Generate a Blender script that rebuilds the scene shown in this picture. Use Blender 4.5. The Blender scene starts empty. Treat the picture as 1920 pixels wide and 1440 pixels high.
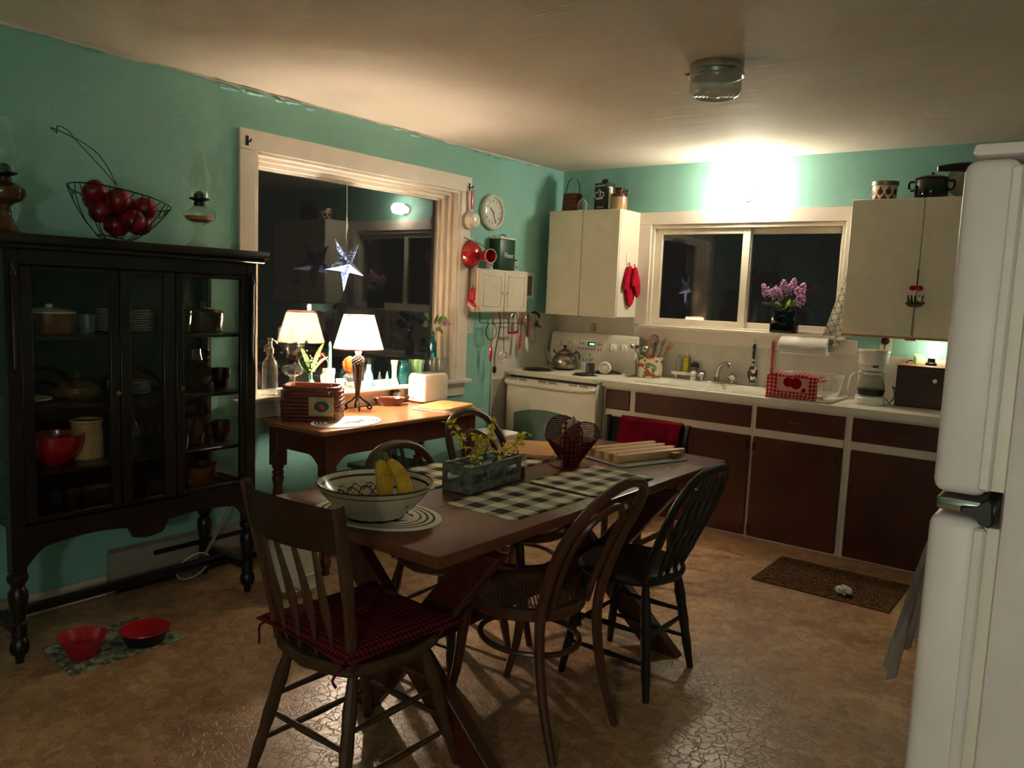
import bpy, bmesh, math, random
from mathutils import Vector, Matrix, noise
random.seed(7)
PI = math.pi
scn = bpy.context.scene
COL = scn.collection

# ---------------------------------------------------------------- camera
def cam_matrix(loc, yaw, pitch, roll):
    cy, sy, cp, sp = math.cos(yaw), math.sin(yaw), math.cos(pitch), math.sin(pitch)
    d = Vector((-sy*cp, cy*cp, sp)); r = Vector((cy, sy, 0)); u = r.cross(d)
    c, s = math.cos(roll), math.sin(roll)
    R, U = c*r + s*u, -s*r + c*u
    return Matrix(((R.x, U.x, -d.x, loc[0]), (R.y, U.y, -d.y, loc[1]), (R.z, U.z, -d.z, loc[2]), (0, 0, 0, 1)))
cd = bpy.data.cameras.new('camera'); cam = bpy.data.objects.new('camera', cd); COL.objects.link(cam)
cd.sensor_fit = 'HORIZONTAL'; cd.sensor_width = 36.0; cd.lens = 36*1496.37/1920; cd.clip_start = 0.02
cam.matrix_world = cam_matrix((3.6989, -5.5622, 1.4978), 0.640058, -0.111982, 0.0406866)
scn.camera = cam
# ---------------------------------------------------------------- night outside, exposure
w = bpy.data.worlds.new('night'); scn.world = w; w.use_nodes = True
w.node_tree.nodes['Background'].inputs[0].default_value = (0.011, 0.009, 0.008, 1)
w.node_tree.nodes['Background'].inputs[1].default_value = 0.12
scn.view_settings.view_transform = 'Standard'; scn.view_settings.look = 'None'
scn.view_settings.exposure = 3.28; scn.view_settings.gamma = 1.0
scn.view_settings.use_curve_mapping = False
try:
    scn.cycles.use_denoising = True; scn.cycles.sample_clamp_indirect = 6.0; scn.cycles.max_bounces = 6; scn.cycles.diffuse_bounces = 4; scn.cycles.glossy_bounces = 3; scn.cycles.transmission_bounces = 2; scn.cycles.adaptive_threshold = 0.04
    scn.cycles.transparent_max_bounces = 14; scn.cycles.caustics_reflective = False; scn.cycles.caustics_refractive = False
except Exception: pass
# strengths of the room's lamps and the added fill lamp (used by their builders below)
SCONCE, LAMP, BULB, FILL = 22.0, 200.0, 3.6, 11.0
WARM = (1.0, 0.83, 0.63)

# ---------------------------------------------------------------- materials
def lin(c):
    return tuple(((v/255)/12.92 if v/255 <= .04045 else ((v/255+.055)/1.055)**2.4) for v in c) + (1,)
MATS = {}
class NT:
    def __init__(s, name):
        s.m = bpy.data.materials.new(name); s.m.use_nodes = True; s.t = s.m.node_tree; s.n = s.t.nodes
        s.b = s.n['Principled BSDF']; s.out = s.n['Material Output']
    def new(s, typ, **kw):
        n = s.n.new(typ)
        for k, v in kw.items(): setattr(n, k, v)
        return n
    def link(s, a, b): s.t.links.new(a, b)
    def coords(s, scale=(1,1,1), kind='Object', rot=(0,0,0)):
        tc = s.new('ShaderNodeTexCoord'); mp = s.new('ShaderNodeMapping')
        mp.inputs['Scale'].default_value = scale; mp.inputs['Rotation'].default_value = rot
        s.link(tc.outputs[kind], mp.inputs[0]); return mp.outputs[0]
    def noise(s, vec, scale, detail=3, rough=.55, dist=0):
        n = s.new('ShaderNodeTexNoise'); n.inputs['Scale'].default_value = scale; n.inputs['Detail'].default_value = detail
        n.inputs['Roughness'].default_value = rough; n.inputs['Distortion'].default_value = dist
        s.link(vec, n.inputs['Vector']); return n.outputs['Fac']
    def ramp(s, fac, stops, interp='LINEAR'):
        r = s.new('ShaderNodeValToRGB'); cr = r.color_ramp; cr.interpolation = interp
        while len(cr.elements) < len(stops): cr.elements.new(.5)
        for e, (p, c) in zip(cr.elements, stops):
            e.position = p; e.color = lin(c) if len(c) == 3 else c
        s.link(fac, r.inputs[0]); return r.outputs[0]
    def mix(s, fac, a, b):
        n = s.new('ShaderNodeMix'); n.data_type = 'RGBA'
        for v, i in ((fac, 0), (a, 6), (b, 7)):
            if hasattr(v, 'is_linked') or hasattr(v, 'links'): s.link(v, n.inputs[i])
            else: n.inputs[i].default_value = v if i == 0 else lin(v)
        return n.outputs[2]
    def math(s, op, a, b=None):
        n = s.new('ShaderNodeMath'); n.operation = op
        for v, i in ((a, 0), (b, 1)):
            if v is None: continue
            if hasattr(v, 'links'): s.link(v, n.inputs[i])
            else: n.inputs[i].default_value = v
        return n.outputs[0]
    def bump(s, h, strength, dist=.01):
        b = s.new('ShaderNodeBump'); b.inputs['Strength'].default_value = strength; b.inputs['Distance'].default_value = dist
        s.link(h, b.inputs['Height']); s.link(b.outputs[0], s.b.inputs['Normal'])
    def col(s, c): s.link(c, s.b.inputs['Base Color'])
    def set(s, rough=.5, metal=0., spec=.5, coat=0.):
        s.b.inputs['Roughness'].default_value = rough; s.b.inputs['Metallic'].default_value = metal
        s.b.inputs['Specular IOR Level'].default_value = spec; s.b.inputs['Coat Weight'].default_value = coat
def plain(name, c, rough=.5, metal=0., spec=.5, var=.06, vs=9., bump=0., bs=60., coat=0.):
    """painted, glazed, plastic or metal surface with slight mottling"""
    m = NT(name); m.set(rough, metal, spec, coat)
    v = m.coords(); f = m.noise(v, vs)
    d = tuple(max(0, x*(1-2*var)) for x in c); l = tuple(min(255, x*(1+var)) for x in c)
    m.col(m.ramp(f, [(.3, d), (.7, l)]))
    if bump: m.bump(m.noise(v, bs, 4), bump, .004)
    MATS[name] = m.m; return m.m
def wood(name, c1, c2, rough=.4, scale=(14, 14, 1.2), spec=.5, coat=0., bump=.05):
    m = NT(name); m.set(rough, 0, spec, coat)
    v = m.coords(scale); f = m.noise(v, 3.2, 5, .6, 1.2)
    m.col(m.ramp(f, [(.28, c1), (.72, c2)])); m.bump(f, bump, .003)
    MATS[name] = m.m; return m.m
def glass(name, tint=(255, 255, 255), alpha_rough=.02, refl=1.0, ior=1.45, body=0., bodycol=(200, 220, 215)):
    """thin clear glass: see-through with mirror reflections that grow at grazing angles"""
    m = NT(name); n = m.n; n.remove(m.b)
    tr = m.new('ShaderNodeBsdfTransparent'); tr.inputs[0].default_value = lin(tint)
    gl = m.new('ShaderNodeBsdfGlossy'); gl.inputs['Roughness'].default_value = alpha_rough
    fr = m.new('ShaderNodeLayerWeight'); fr.inputs[0].default_value = .5; f0 = ((ior-1)/(ior+1))**2
    k = m.math('ADD', m.math('MULTIPLY', m.math('POWER', fr.outputs['Facing'], 5), 1-f0), f0)
    k = m.math('MINIMUM', m.math('MULTIPLY', k, refl), .95)
    base = tr.outputs[0]
    if body:
        df = m.new('ShaderNodeBsdfDiffuse'); df.inputs[0].default_value = lin(bodycol)
        mx = m.new('ShaderNodeMixShader'); mx.inputs[0].default_value = body
        m.link(tr.outputs[0], mx.inputs[1]); m.link(df.outputs[0], mx.inputs[2]); base = mx.outputs[0]
    mx = m.new('ShaderNodeMixShader'); m.link(k, mx.inputs[0]); m.link(base, mx.inputs[1]); m.link(gl.outputs[0], mx.inputs[2])
    m.link(mx.outputs[0], m.out.inputs[0]); MATS[name] = m.m; return m.m
def emit(name, c, strength):
    m = NT(name); m.b.inputs['Emission Color'].default_value = (*c, 1) if len(c) == 3 else c
    m.b.inputs['Emission Strength'].default_value = strength; m.b.inputs['Base Color'].default_value = (.8, .8, .8, 1)
    MATS[name] = m.m; return m.m
def stripes(name, c1, c2, scale, axis='X', rough=.7, duty=.5):
    m = NT(name); m.set(rough); v = m.coords(); sp = m.new('ShaderNodeSeparateXYZ'); m.link(v, sp.inputs[0])
    f = m.math('GREATER_THAN', m.math('FRACT', m.math('MULTIPLY', sp.outputs[axis], scale)), duty)
    m.col(m.mix(f, c1, c2)); MATS[name] = m.m; return m.m
def check(name, c0, c1, c2, sx, sy, rough=.85, ax=('X', 'Y'), weave=0):
    """gingham: two crossed stripe sets, mid tone where one stripe lies over the other"""
    m = NT(name); m.set(rough, 0, .2); v = m.coords(); sp = m.new('ShaderNodeSeparateXYZ'); m.link(v, sp.inputs[0])
    f = [m.math('GREATER_THAN', m.math('FRACT', m.math('ADD', m.math('MULTIPLY', sp.outputs[a], k), 50.25)), .5) for a, k in zip(ax, (sx, sy))]
    s = m.math('MULTIPLY', m.math('ADD', f[0], f[1]), .5)
    if weave:
        d = m.math('FRACT', m.math('MULTIPLY', m.math('ADD', sp.outputs[ax[0]], sp.outputs[ax[1]]), weave))
        d = m.math('GREATER_THAN', d, .5)
        x = m.math('ABSOLUTE', m.math('SUBTRACT', f[0], f[1]))
        m.col(m.mix(x, m.mix(m.math('MULTIPLY', f[0], f[1]), c0, c2), m.mix(d, c0, c2)))
    else:
        m.col(m.ramp(s, [(0, c0), (.4, c1), (.8, c2)], 'CONSTANT'))
    MATS[name] = m.m; return m.m

# walls, ceiling, floor
m = NT('teal_paint'); m.set(.62, 0, .35); v = m.coords()
m.col(m.ramp(m.noise(v, 2.2, 4), [(.3, (136, 190, 178)), (.7, (146, 199, 187))]))
m.bump(m.noise(v, 34, 5, .7), .12, .01); MATS['teal_paint'] = m.m
m = NT('ceiling_paint'); m.set(.75, 0, .2); v = m.coords((1, 1, 1))
m.col(m.ramp(m.noise(v, 1.3, 4), [(.3, (206, 198, 186)), (.7, (222, 214, 202))]))
m.bump(m.noise(m.coords((.7, 3, 1), rot=(0, 0, .5)), 3, 6, .6, .8), .16, .03); MATS['ceiling_paint'] = m.m
m = NT('floor_vinyl'); v = m.coords()
wv = m.new('ShaderNodeMix'); wv.data_type = 'RGBA'; wv.inputs[0].default_value = .10
nz = m.new('ShaderNodeTexNoise'); nz.inputs['Scale'].default_value = 14; nz.inputs['Detail'].default_value = 4; m.link(v, nz.inputs['Vector'])
m.link(v, wv.inputs[6]); m.link(nz.outputs['Color'], wv.inputs[7])
def vor(scale, feat):
    n = m.new('ShaderNodeTexVoronoi'); n.feature = feat; n.inputs['Scale'].default_value = scale; m.link(wv.outputs[2], n.inputs['Vector']); return n
e1 = vor(30, 'DISTANCE_TO_EDGE'); c1 = vor(30, 'F1'); e2 = vor(62, 'DISTANCE_TO_EDGE')
cell = m.new('ShaderNodeSeparateColor'); m.link(c1.outputs['Color'], cell.inputs[0])
big = m.noise(v, 5.0, 5, .65, .6)
tone = m.math('ADD', m.math('MULTIPLY', big, .75), m.math('MULTIPLY', cell.outputs[0], .30))
base = m.ramp(tone, [(.30, (154, 115, 84)), (.48, (178, 134, 99)), (.62, (196, 152, 114)), (.80, (214, 174, 134))])
crack = m.math('MULTIPLY', m.math('LESS_THAN', e1.outputs['Distance'], .022), m.math('GREATER_THAN', m.noise(v, 9, 2), .42))
crack2 = m.math('MULTIPLY', m.math('LESS_THAN', e2.outputs['Distance'], .03), m.math('GREATER_THAN', m.noise(v, 7, 2), .52))
base = m.mix(m.math('MULTIPLY', crack, .6), base, (88, 58, 38))
base = m.mix(m.math('MULTIPLY', crack2, .4), base, (218, 184, 148))
m.col(base); m.set(.34, 0, .5)
rr = m.new('ShaderNodeMapRange'); rr.inputs[3].default_value = .26; rr.inputs[4].default_value = .46; m.link(big, rr.inputs[0]); m.link(rr.outputs[0], m.b.inputs['Roughness'])
hh = m.math('ADD', m.math('MULTIPLY', m.math('MINIMUM', e1.outputs['Distance'], .06), 9), m.math('MULTIPLY', m.noise(v, 90, 3), .35))
m.bump(hh, .35, .004); MATS['floor_vinyl'] = m.m

plain('trim_white', (226, 215, 202), .45, var=.012, vs=12, bump=.03, bs=25)
plain('cream_gloss', (222, 214, 194), .38, var=.015)
plain('panel_white', (208, 202, 190), .42, var=.02)
plain('panel_grey', (160, 150, 140), .5, var=.03)
plain('appliance_white', (226, 220, 205), .3, var=.01)
plain('fridge_white', (228, 212, 208), .42, var=.012, bump=.06, bs=160)
plain('counter_white', (228, 221, 208), .3, var=.015, vs=20)
plain('enamel_white', (232, 228, 216), .2, var=.01)
plain('plastic_white', (226, 220, 208), .35, var=.01)
plain('plastic_black', (18, 17, 17), .4, var=.05)
plain('iron_black', (16, 15, 14), .45, .2, var=.05)
plain('burner_black', (14, 13, 13), .55, var=.05)
plain('chrome', (196, 192, 184), .16, 1., var=.02)
plain('steel', (170, 165, 155), .3, 1., var=.06, vs=30)
plain('pewter', (150, 143, 130), .34, .9, var=.10, vs=14)
plain('galvanised', (138, 137, 130), .5, .6, var=.16, vs=40)
plain('copper', (168, 98, 62), .3, 1., var=.06)
plain('pull_metal', (120, 84, 62), .3, .9)
plain('bronze_dark', (70, 58, 52), .35, .5, var=.15, vs=40)
plain('brass', (150, 116, 66), .35, 1., var=.06)
plain('cupboard_brown', (74, 31, 19), .32, var=.10, vs=3)
plain('red_enamel', (176, 20, 34), .22, var=.04, coat=.4)
plain('red_plastic', (190, 28, 42), .32, var=.03)
plain('maroon_metal', (112, 14, 30), .35, var=.05)
plain('white_glaze', (226, 220, 208), .2, var=.02, coat=.3)
plain('milk_glass', (232, 228, 210), .25, var=.01)
plain('teal_wax', (98, 190, 176), .5, var=.03)
plain('orange_paint', (232, 108, 40), .6, var=.10, vs=60)
plain('leaf', (70, 112, 44), .5, var=.22, vs=40)
plain('leaf_light', (116, 148, 66), .5, var=.15, vs=40)
plain('stem_green', (70, 92, 44), .6)
plain('lilac', (196, 146, 190), .7, var=.16, vs=90)
plain('lily', (226, 226, 150), .6, var=.08, vs=60)
plain('forsythia', (242, 214, 64), .55, var=.14, vs=60)
plain('twig', (72, 48, 30), .8, var=.2, vs=40)
plain('apple_red', (130, 24, 22), .32, var=.30, vs=16)
plain('banana', (222, 172, 46), .5, var=.10, vs=12)
plain('banana_tip', (84, 88, 34), .7, var=.25, vs=30)
plain('banana_end', (46, 30, 18), .8)
plain('paper', (232, 228, 220), .85, 0, .1, var=.02)
plain('fabric_red', (160, 18, 48), .9, 0, .15, var=.14, vs=14, bump=.3, bs=120)
plain('mitt_red', (178, 22, 48), .95, 0, .1, var=.10, vs=20, bump=.4, bs=140)
plain('fabric_grey', (186, 178, 170), .95, 0, .1, var=.12, vs=7, bump=.3, bs=120)
plain('amber_glass', (120, 74, 34), .12, var=.16, vs=30, coat=.5)
plain('brown_glass', (70, 34, 16), .1, var=.14, vs=8, coat=.6)
plain('black_glaze', (16, 14, 14), .12, var=.05, coat=.5)
plain('stoneware', (182, 146, 104), .3, var=.08, vs=14, coat=.3)
plain('brown_glaze', (74, 32, 20), .18, var=.10, vs=8, coat=.5)
plain('rust_pot', (106, 54, 26), .22, var=.14, vs=8, coat=.4)
plain('amber_fuel', (255, 150, 84), .4)
plain('dark_lining', (30, 22, 18), .6)
plain('display_black', (10, 16, 12), .2)
emit('display_green', (.12, 1, .28), 1.2)
plain('tin_green', (22, 70, 52), .35, var=.04)
plain('rubber', (24, 22, 22), .7)
plain('sponge_yellow', (206, 202, 60), .95, 0, .1, var=.1, vs=90)
plain('salmon', (226, 130, 96), .7, var=.06)
plain('sage_glass', (150, 200, 150), .18, var=.04, coat=.4)
plain('tray_grey', (172, 176, 166), .22, var=.03)
wood('china_wood', (17, 10, 8), (29, 17, 12), .34, (3, 14, 14))
wood('china_post', (17, 10, 8), (29, 17, 12), .34, (14, 14, 3))
wood('table_wood', (96, 47, 33), (112, 58, 41), .27, (8, .8, 8), coat=.12, bump=.004)
wood('trestle_wood', (62, 24, 16), (86, 36, 24), .36, (10, 10, 3))
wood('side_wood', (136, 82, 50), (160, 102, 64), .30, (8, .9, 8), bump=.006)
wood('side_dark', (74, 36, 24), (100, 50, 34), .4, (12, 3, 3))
wood('chair_wood', (62, 40, 28), (84, 56, 40), .36, (12, 12, 2.5))
wood('chair_black', (20, 16, 14), (34, 27, 22), .4, (12, 12, 3))
wood('bentwood', (68, 38, 27), (94, 55, 39), .3, (10, 10, 3))
wood('board_light', (196, 140, 84), (222, 170, 112), .45, (3, 20, 20))
wood('board_pale', (206, 160, 108), (228, 188, 138), .5, (3, 22, 22))
wood('board_mid', (150, 86, 52), (182, 116, 72), .45, (3, 20, 20))
wood('bread_box', (48, 21, 14), (66, 31, 21), .35, (2, 16, 16))
wood('spoon_wood', (176, 116, 76), (200, 142, 98), .6, (10, 10, 2))
wood('wicker', (84, 42, 26), (122, 66, 42), .55, (20, 20, 20), bump=.3)
wood('cork_box', (150, 104, 76), (176, 128, 96), .6, (20, 20, 2))
glass('window_glass', (240, 244, 242), .0, 1.25, 1.5)
glass('cabinet_glass', (251, 252, 251), .0, .8, 1.45)
glass('clear_glass', (248, 250, 249), .02, 1.5, 1.45, .05)
glass('ribbed_glass', (232, 232, 226), .05, 1.8, 1.5, .5, (225, 220, 208))
glass('jar_glass', (246, 249, 247), .03, 1.8, 1.48, .07)
glass('aqua_glass', (170, 228, 224), .04, 1.6, 1.45, .30, (150, 220, 214))
glass('teal_glass', (70, 160, 165), .04, 1.8, 1.45, .35, (40, 130, 134))
glass('dark_teal_glass', (8, 48, 52), .04, 1.5, 1.45, .25, (4, 38, 40))
glass('pot_glass', (240, 241, 238), .02, 1.5, 1.48, .14, (205, 198, 184))
glass('fuel_amber', (226, 128, 60), .02, 1., 1.4, .35, (226, 120, 60))
glass('honey_glass', (150, 104, 56), .06, 1.6, 1.45, .40, (130, 88, 44))
glass('clear_plastic', (236, 238, 232), .1, 1.2, 1.4, .18, (225, 222, 214))

# ---------------------------------------------------------------- geometry helpers
def catmull(P, k):
    P = [Vector(p) for p in P]; out = []
    for i in range(len(P)-1):
        p0, p1, p2, p3 = P[max(i-1, 0)], P[i], P[i+1], P[min(i+2, len(P)-1)]
        for j in range(k):
            t = j/k
            out.append(.5*((2*p1)+(p2-p0)*t+(2*p0-5*p1+4*p2-p3)*t*t+(3*p1-p0-3*p2+p3)*t**3))
    return out+[P[-1]]
def lerpn(L, n):
    if not isinstance(L, (list, tuple)): return [L]*n
    out = []
    for i in range(n):
        t = i/(n-1)*(len(L)-1); a = min(int(t), len(L)-2); f = t-a; out.append(L[a]*(1-f)+L[a+1]*f)
    return out
class G:
    """collects shapes into one mesh"""
    def __init__(s, M=None): s.bm = bmesh.new(); s.M = M or Matrix()
    def _v(s, p): return s.bm.verts.new(s.M @ Vector(p))
    def _f(s, vs):
        try: return s.bm.faces.new(vs)
        except ValueError: return None
    def box(s, x0, x1, y0, y1, z0, z1, bev=0, seg=1, M=None):
        M = M or Matrix()
        vs = [s._v(M @ Vector((x, y, z))) for x in (x0, x1) for y in (y0, y1) for z in (z0, z1)]
        fs = [s._f([vs[i] for i in q]) for q in ((0,1,3,2), (4,6,7,5), (0,4,5,1), (2,3,7,6), (0,2,6,4), (1,5,7,3))]
        if bev:
            ed = list({e for f in fs for e in f.edges})
            bmesh.ops.bevel(s.bm, geom=ed, offset=bev, segments=seg, profile=.5, affect='EDGES', clamp_overlap=True)
        return s
    def lathe(s, prof, n=20, c=(0,0,0), M=None, sx=1., sy=1., a0=0., a1=2*PI):
        M = (M or Matrix()); c = Vector(c); full = abs(a1-a0-2*PI) < 1e-6; rings = []
        for r, z in prof:
            if r < 1e-5: rings.append([s._v(M @ (c+Vector((0, 0, z))))])
            else:
                k = n if full else n+1
                rings.append([s._v(M @ (c+Vector((r*sx*math.cos(a0+(a1-a0)*i/n), r*sy*math.sin(a0+(a1-a0)*i/n), z)))) for i in range(k)])
        for A, B in zip(rings, rings[1:]):
            k = max(len(A), len(B)); rng = range(k) if full else range(k-1)
            for i in rng:
                j = (i+1) % k
                if len(A) == 1 and len(B) == 1: continue
                if len(A) == 1: s._f([A[0], B[j], B[i]])
                elif len(B) == 1: s._f([A[i], A[j], B[0]])
                else: s._f([A[i], A[j], B[j], B[i]])
        return s
    def tube(s, P, r=.01, n=8, sm=0, closed=False, flat=1., up=None, M=None):
        P = catmull(P, sm) if sm else [Vector(p) for p in P]
        if M: P = [M @ p for p in P]
        if closed and (P[0]-P[-1]).length < 1e-6: P = P[:-1]
        N = len(P); R = lerpn(r, N); rings = []; prev = None
        for i in range(N):
            if closed: t = P[(i+1) % N]-P[i-1]
            else: t = P[min(i+1, N-1)]-P[max(i-1, 0)]
            if t.length < 1e-9: t = Vector((0, 0, 1))
            t.normalize()
            if prev is None:
                a = Vector(up) if up else (Vector((0, 0, 1)) if abs(t.z) < .9 else Vector((1, 0, 0)))
            else: a = prev
            a = a-t*a.dot(t)
            if a.length < 1e-6: a = t.orthogonal()
            a.normalize(); prev = a; b = t.cross(a)
            rings.append([s._v(P[i]+R[i]*(a*math.cos(2*PI*k/n)*flat+b*math.sin(2*PI*k/n))) for k in range(n)])
        for i in range(N if closed else N-1):
            A, B = rings[i], rings[(i+1) % N]
            for k in range(n): s._f([A[k], A[(k+1) % n], B[(k+1) % n], B[k]])
        if not closed: s._f(rings[0][::-1]); s._f(rings[-1])
        return s
    def prism(s, out, z0, z1, M=None, bev=0):
        M = M or Matrix()
        a = [s._v(M @ Vector((x, y, z0))) for x, y in out]; b = [s._v(M @ Vector((x, y, z1))) for x, y in out]; n = len(out)
        fs = [s._f(a[::-1]), s._f(b)]+[s._f([a[i], a[(i+1) % n], b[(i+1) % n], b[i]]) for i in range(n)]
        if bev:
            ed = list(set(fs[0].edges) | set(fs[1].edges))
            bmesh.ops.bevel(s.bm, geom=ed, offset=bev, segments=1, affect='EDGES', clamp_overlap=True)
        return s
    def ell(s, c, r, n=14, m=8, M=None):
        if not isinstance(r, (tuple, list)): r = (r, r, r)
        pr = [(math.sin(PI*i/m), -math.cos(PI*i/m)) for i in range(m+1)]
        Mx = (M or Matrix()) @ Matrix.Translation(Vector(c)) @ Matrix.Diagonal((*r, 1))
        return s.lathe(pr, n, M=Mx)
    def sheet(s, f, nu, nv, th=0.):
        vs = [[s._v(f(i/nu, j/nv)) for j in range(nv+1)] for i in range(nu+1)]
        fs = [s._f([vs[i][j], vs[i+1][j], vs[i+1][j+1], vs[i][j+1]]) for i in range(nu) for j in range(nv)]
        if th: bmesh.ops.solidify(s.bm, geom=[x for x in fs if x], thickness=th)
        return s
    def quad(s, *p): s._f([s._v(q) for q in p]); return s
    def ob(s, name, mat, parent=None, world=False, ang=38, mats=None):
        bm = s.bm
        bmesh.ops.recalc_face_normals(bm, faces=bm.faces)
        if parent is not None and world:
            bmesh.ops.translate(bm, vec=-PW[parent], verts=bm.verts)
        org = Vector()
        if parent is None and bm.verts:
            xs = [v.co for v in bm.verts]
            org = Vector(((min(v.x for v in xs)+max(v.x for v in xs))/2, (min(v.y for v in xs)+max(v.y for v in xs))/2, min(v.z for v in xs)))
            bmesh.ops.translate(bm, vec=-org, verts=bm.verts)
        lim = math.radians(ang)
        for f in bm.faces: f.smooth = True
        for e in bm.edges:
            if len(e.link_faces) == 2 and e.calc_face_angle(0) > lim: e.smooth = False
        me = bpy.data.meshes.new(name); bm.to_mesh(me); bm.free()
        me.materials.append(MATS[mat] if isinstance(mat, str) else mat)
        for x in (mats or []): me.materials.append(MATS[x])
        o = bpy.data.objects.new(name, me); COL.objects.link(o); o.location = org
        if parent is not None: o.parent = parent; PW[o] = PW[parent]
        else: PW[o] = org
        return o
PW = {}
def tag(o, label, cat, group=None, kind=None):
    o['label'] = label
    if cat: o['category'] = cat
    if group: o['group'] = group
    if kind: o['kind'] = kind
    return o
def thing(name, label, cat, loc=(0,0,0), rz=0., group=None, kind=None):
    o = bpy.data.objects.new(name, None); COL.objects.link(o); o.empty_display_size = .05
    o.location = loc; o.rotation_euler = (0, 0, rz); PW[o] = Vector(loc)
    return tag(o, label, cat, group, kind)
def copy_tree(o, parent=None):
    c = o.copy(); COL.objects.link(c); PW[c] = PW[o]
    if parent is not None: c.parent = parent
    for ch in list(o.children): copy_tree(ch, c)
    return c
def T(x=0, y=0, z=0): return Matrix.Translation((x, y, z))
def RX(a): return Matrix.Rotation(a, 4, 'X')
def RY(a): return Matrix.Rotation(a, 4, 'Y')
def RZ(a): return Matrix.Rotation(a, 4, 'Z')
def S(x, y, z): return Matrix.Diagonal((x, y, z, 1))
def arc(cx, cy, r, a0, a1, n): return [(cx+r*math.cos(a0+(a1-a0)*i/n), cy+r*math.sin(a0+(a1-a0)*i/n)) for i in range(n+1)]
def rrect(w, h, r, n=5, cx=0, cy=0):
    o = []
    for sx, sy, a in ((1, 1, 0), (-1, 1, PI/2), (-1, -1, PI), (1, -1, 1.5*PI)):
        o += arc(cx+sx*(w/2-r), cy+sy*(h/2-r), r, a, a+PI/2, n)
    return o
def text(name, body, size, M, mat, parent, depth=.0006, align='CENTER', font_shear=0):
    cu = bpy.data.curves.new(name, 'FONT'); cu.body = body; cu.size = size; cu.align_x = align; cu.align_y = 'CENTER'; cu.extrude = depth; cu.shear = font_shear
    cu.resolution_u = 3
    tmp = bpy.data.objects.new(name+'_tmp', cu); COL.objects.link(tmp)
    dg = bpy.context.evaluated_depsgraph_get(); dg.update()
    me = bpy.data.meshes.new_from_object(tmp.evaluated_get(dg)); bpy.data.objects.remove(tmp)
    me.name = name; me.materials.clear(); me.materials.append(MATS[mat]); me.transform(M)
    o = bpy.data.objects.new(name, me); COL.objects.link(o)
    if parent is not None:
        o.parent = parent; PW[o] = PW[parent]
    return o
def WM(p, M): return T(*(-PW[p])) @ M      # world matrix -> a parent's local frame (unrotated parents)

# ---------------------------------------------------------------- the room
H, XR, YF = 2.507, 4.35, -7.0
def struct(name, g, mat, label, cat): return tag(g.ob(name, mat), label, cat, kind='structure')
struct('floor', G().box(-.15, XR+.15, YF-.15, .15, -.06, 0), 'floor_vinyl', 'brown cracked-pebble vinyl kitchen floor', 'floor')
struct('ceiling', G().box(-.15, XR+.15, YF-.15, .15, H, H+.08), 'ceiling_paint', 'off-white roughly skimmed ceiling', 'ceiling')
wl = struct('wall_left', G().box(-.15, 0, YF, -2.952, 0, H).box(-.15, 0, -1.292, .15, 0, H).box(-.15, 0, -2.952, -1.292, 0, .86).box(-.15, 0, -2.952, -1.292, 2.19, H),
       'teal_paint', 'teal painted wall with the large window', 'wall')
wb = struct('wall_back', G().box(0, .833, 0, .15, 0, H).box(2.245, XR, 0, .15, 0, H).box(.833, 2.245, 0, .15, 0, 1.29).box(.833, 2.245, 0, .15, 2.063, H),
       'teal_paint', 'teal painted wall behind the sink counter', 'wall')
struct('wall_right', G().box(XR, XR+.15, YF, .15, 0, H), 'teal_paint', 'teal painted wall behind the refrigerator', 'wall')
struct('wall_front', G().box(-.15, XR+.15, YF-.15, YF, 0, H), 'teal_paint', 'teal painted wall facing the sink window', 'wall')
# torn paint along the ceiling line of the left wall
g = G(); ys = [-5.2+i*.022 for i in range(222)]; lo = []
for y in ys:
    d = .007+.012*abs(noise.noise((y*6, 2, 0)))+.014*max(0, noise.noise((y*2.3, 7, 1)))+random.uniform(0, .006)
    lo.append((.003+.012*abs(noise.noise((y*9, 5, 3))), H-d))
for (y0, a), (y1, b) in zip(zip(ys, lo), list(zip(ys, lo))[1:]):
    g.quad((.002, y0, H-.0005), (.002, y1, H-.0005), (b[0], y1, b[1]), (a[0], y0, a[1]))
o = g.ob('torn_paper_edge', 'trim_white', wl, world=True)
g = G()
for k in range(34):
    y = random.choice((-4.05, -3.75, -3.1, -2.9, -2.75, -1.9, -1.7, -1.2, -.9, -.6))+random.uniform(-.14, .14); L = random.uniform(.03, .09); dz = random.uniform(.014, .034); c = random.uniform(.006, .02)
    g.sheet(lambda u, v, y=y, L=L, dz=dz, c=c: (.002+c*v*v*(1-.6*u), y+L*u+.01*v, H-dz-(.012*(1-v))*math.sin(PI*min(1, u+.1))), 4, 3)
g.ob('peeling_paint_curl', 'teal_paint', wl, world=True)['kind'] = 'stuff'
# hardboard splash panels
struct('trim_1', G().box(.006, 3.25, -.006, 0, .90, 1.2).box(.006, .73, -.006, 0, 0, .9).box(.006, .833, -.0065, 0, 1.2, 1.36), 'panel_white', 'white hardboard splash panel behind the counter and stove', 'panel')
struct('trim_2', G().box(0, .006, -.86, -.0, .85, 1.36, .002).box(0, .012, -.868, -.86, .0, 1.36), 'panel_white', 'white hardboard panel on the teal wall beside the stove', 'panel')
struct('trim_3', G().box(0, .005, -.86, 0, .0, .848), 'panel_grey', 'grey lower panel on the wall beside the oven', 'panel')
struct('baseboard_left', G().box(0, .016, YF, -3.76, 0, .10, .004), 'trim_white', 'white baseboard under the china cabinet', 'baseboard')

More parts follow.
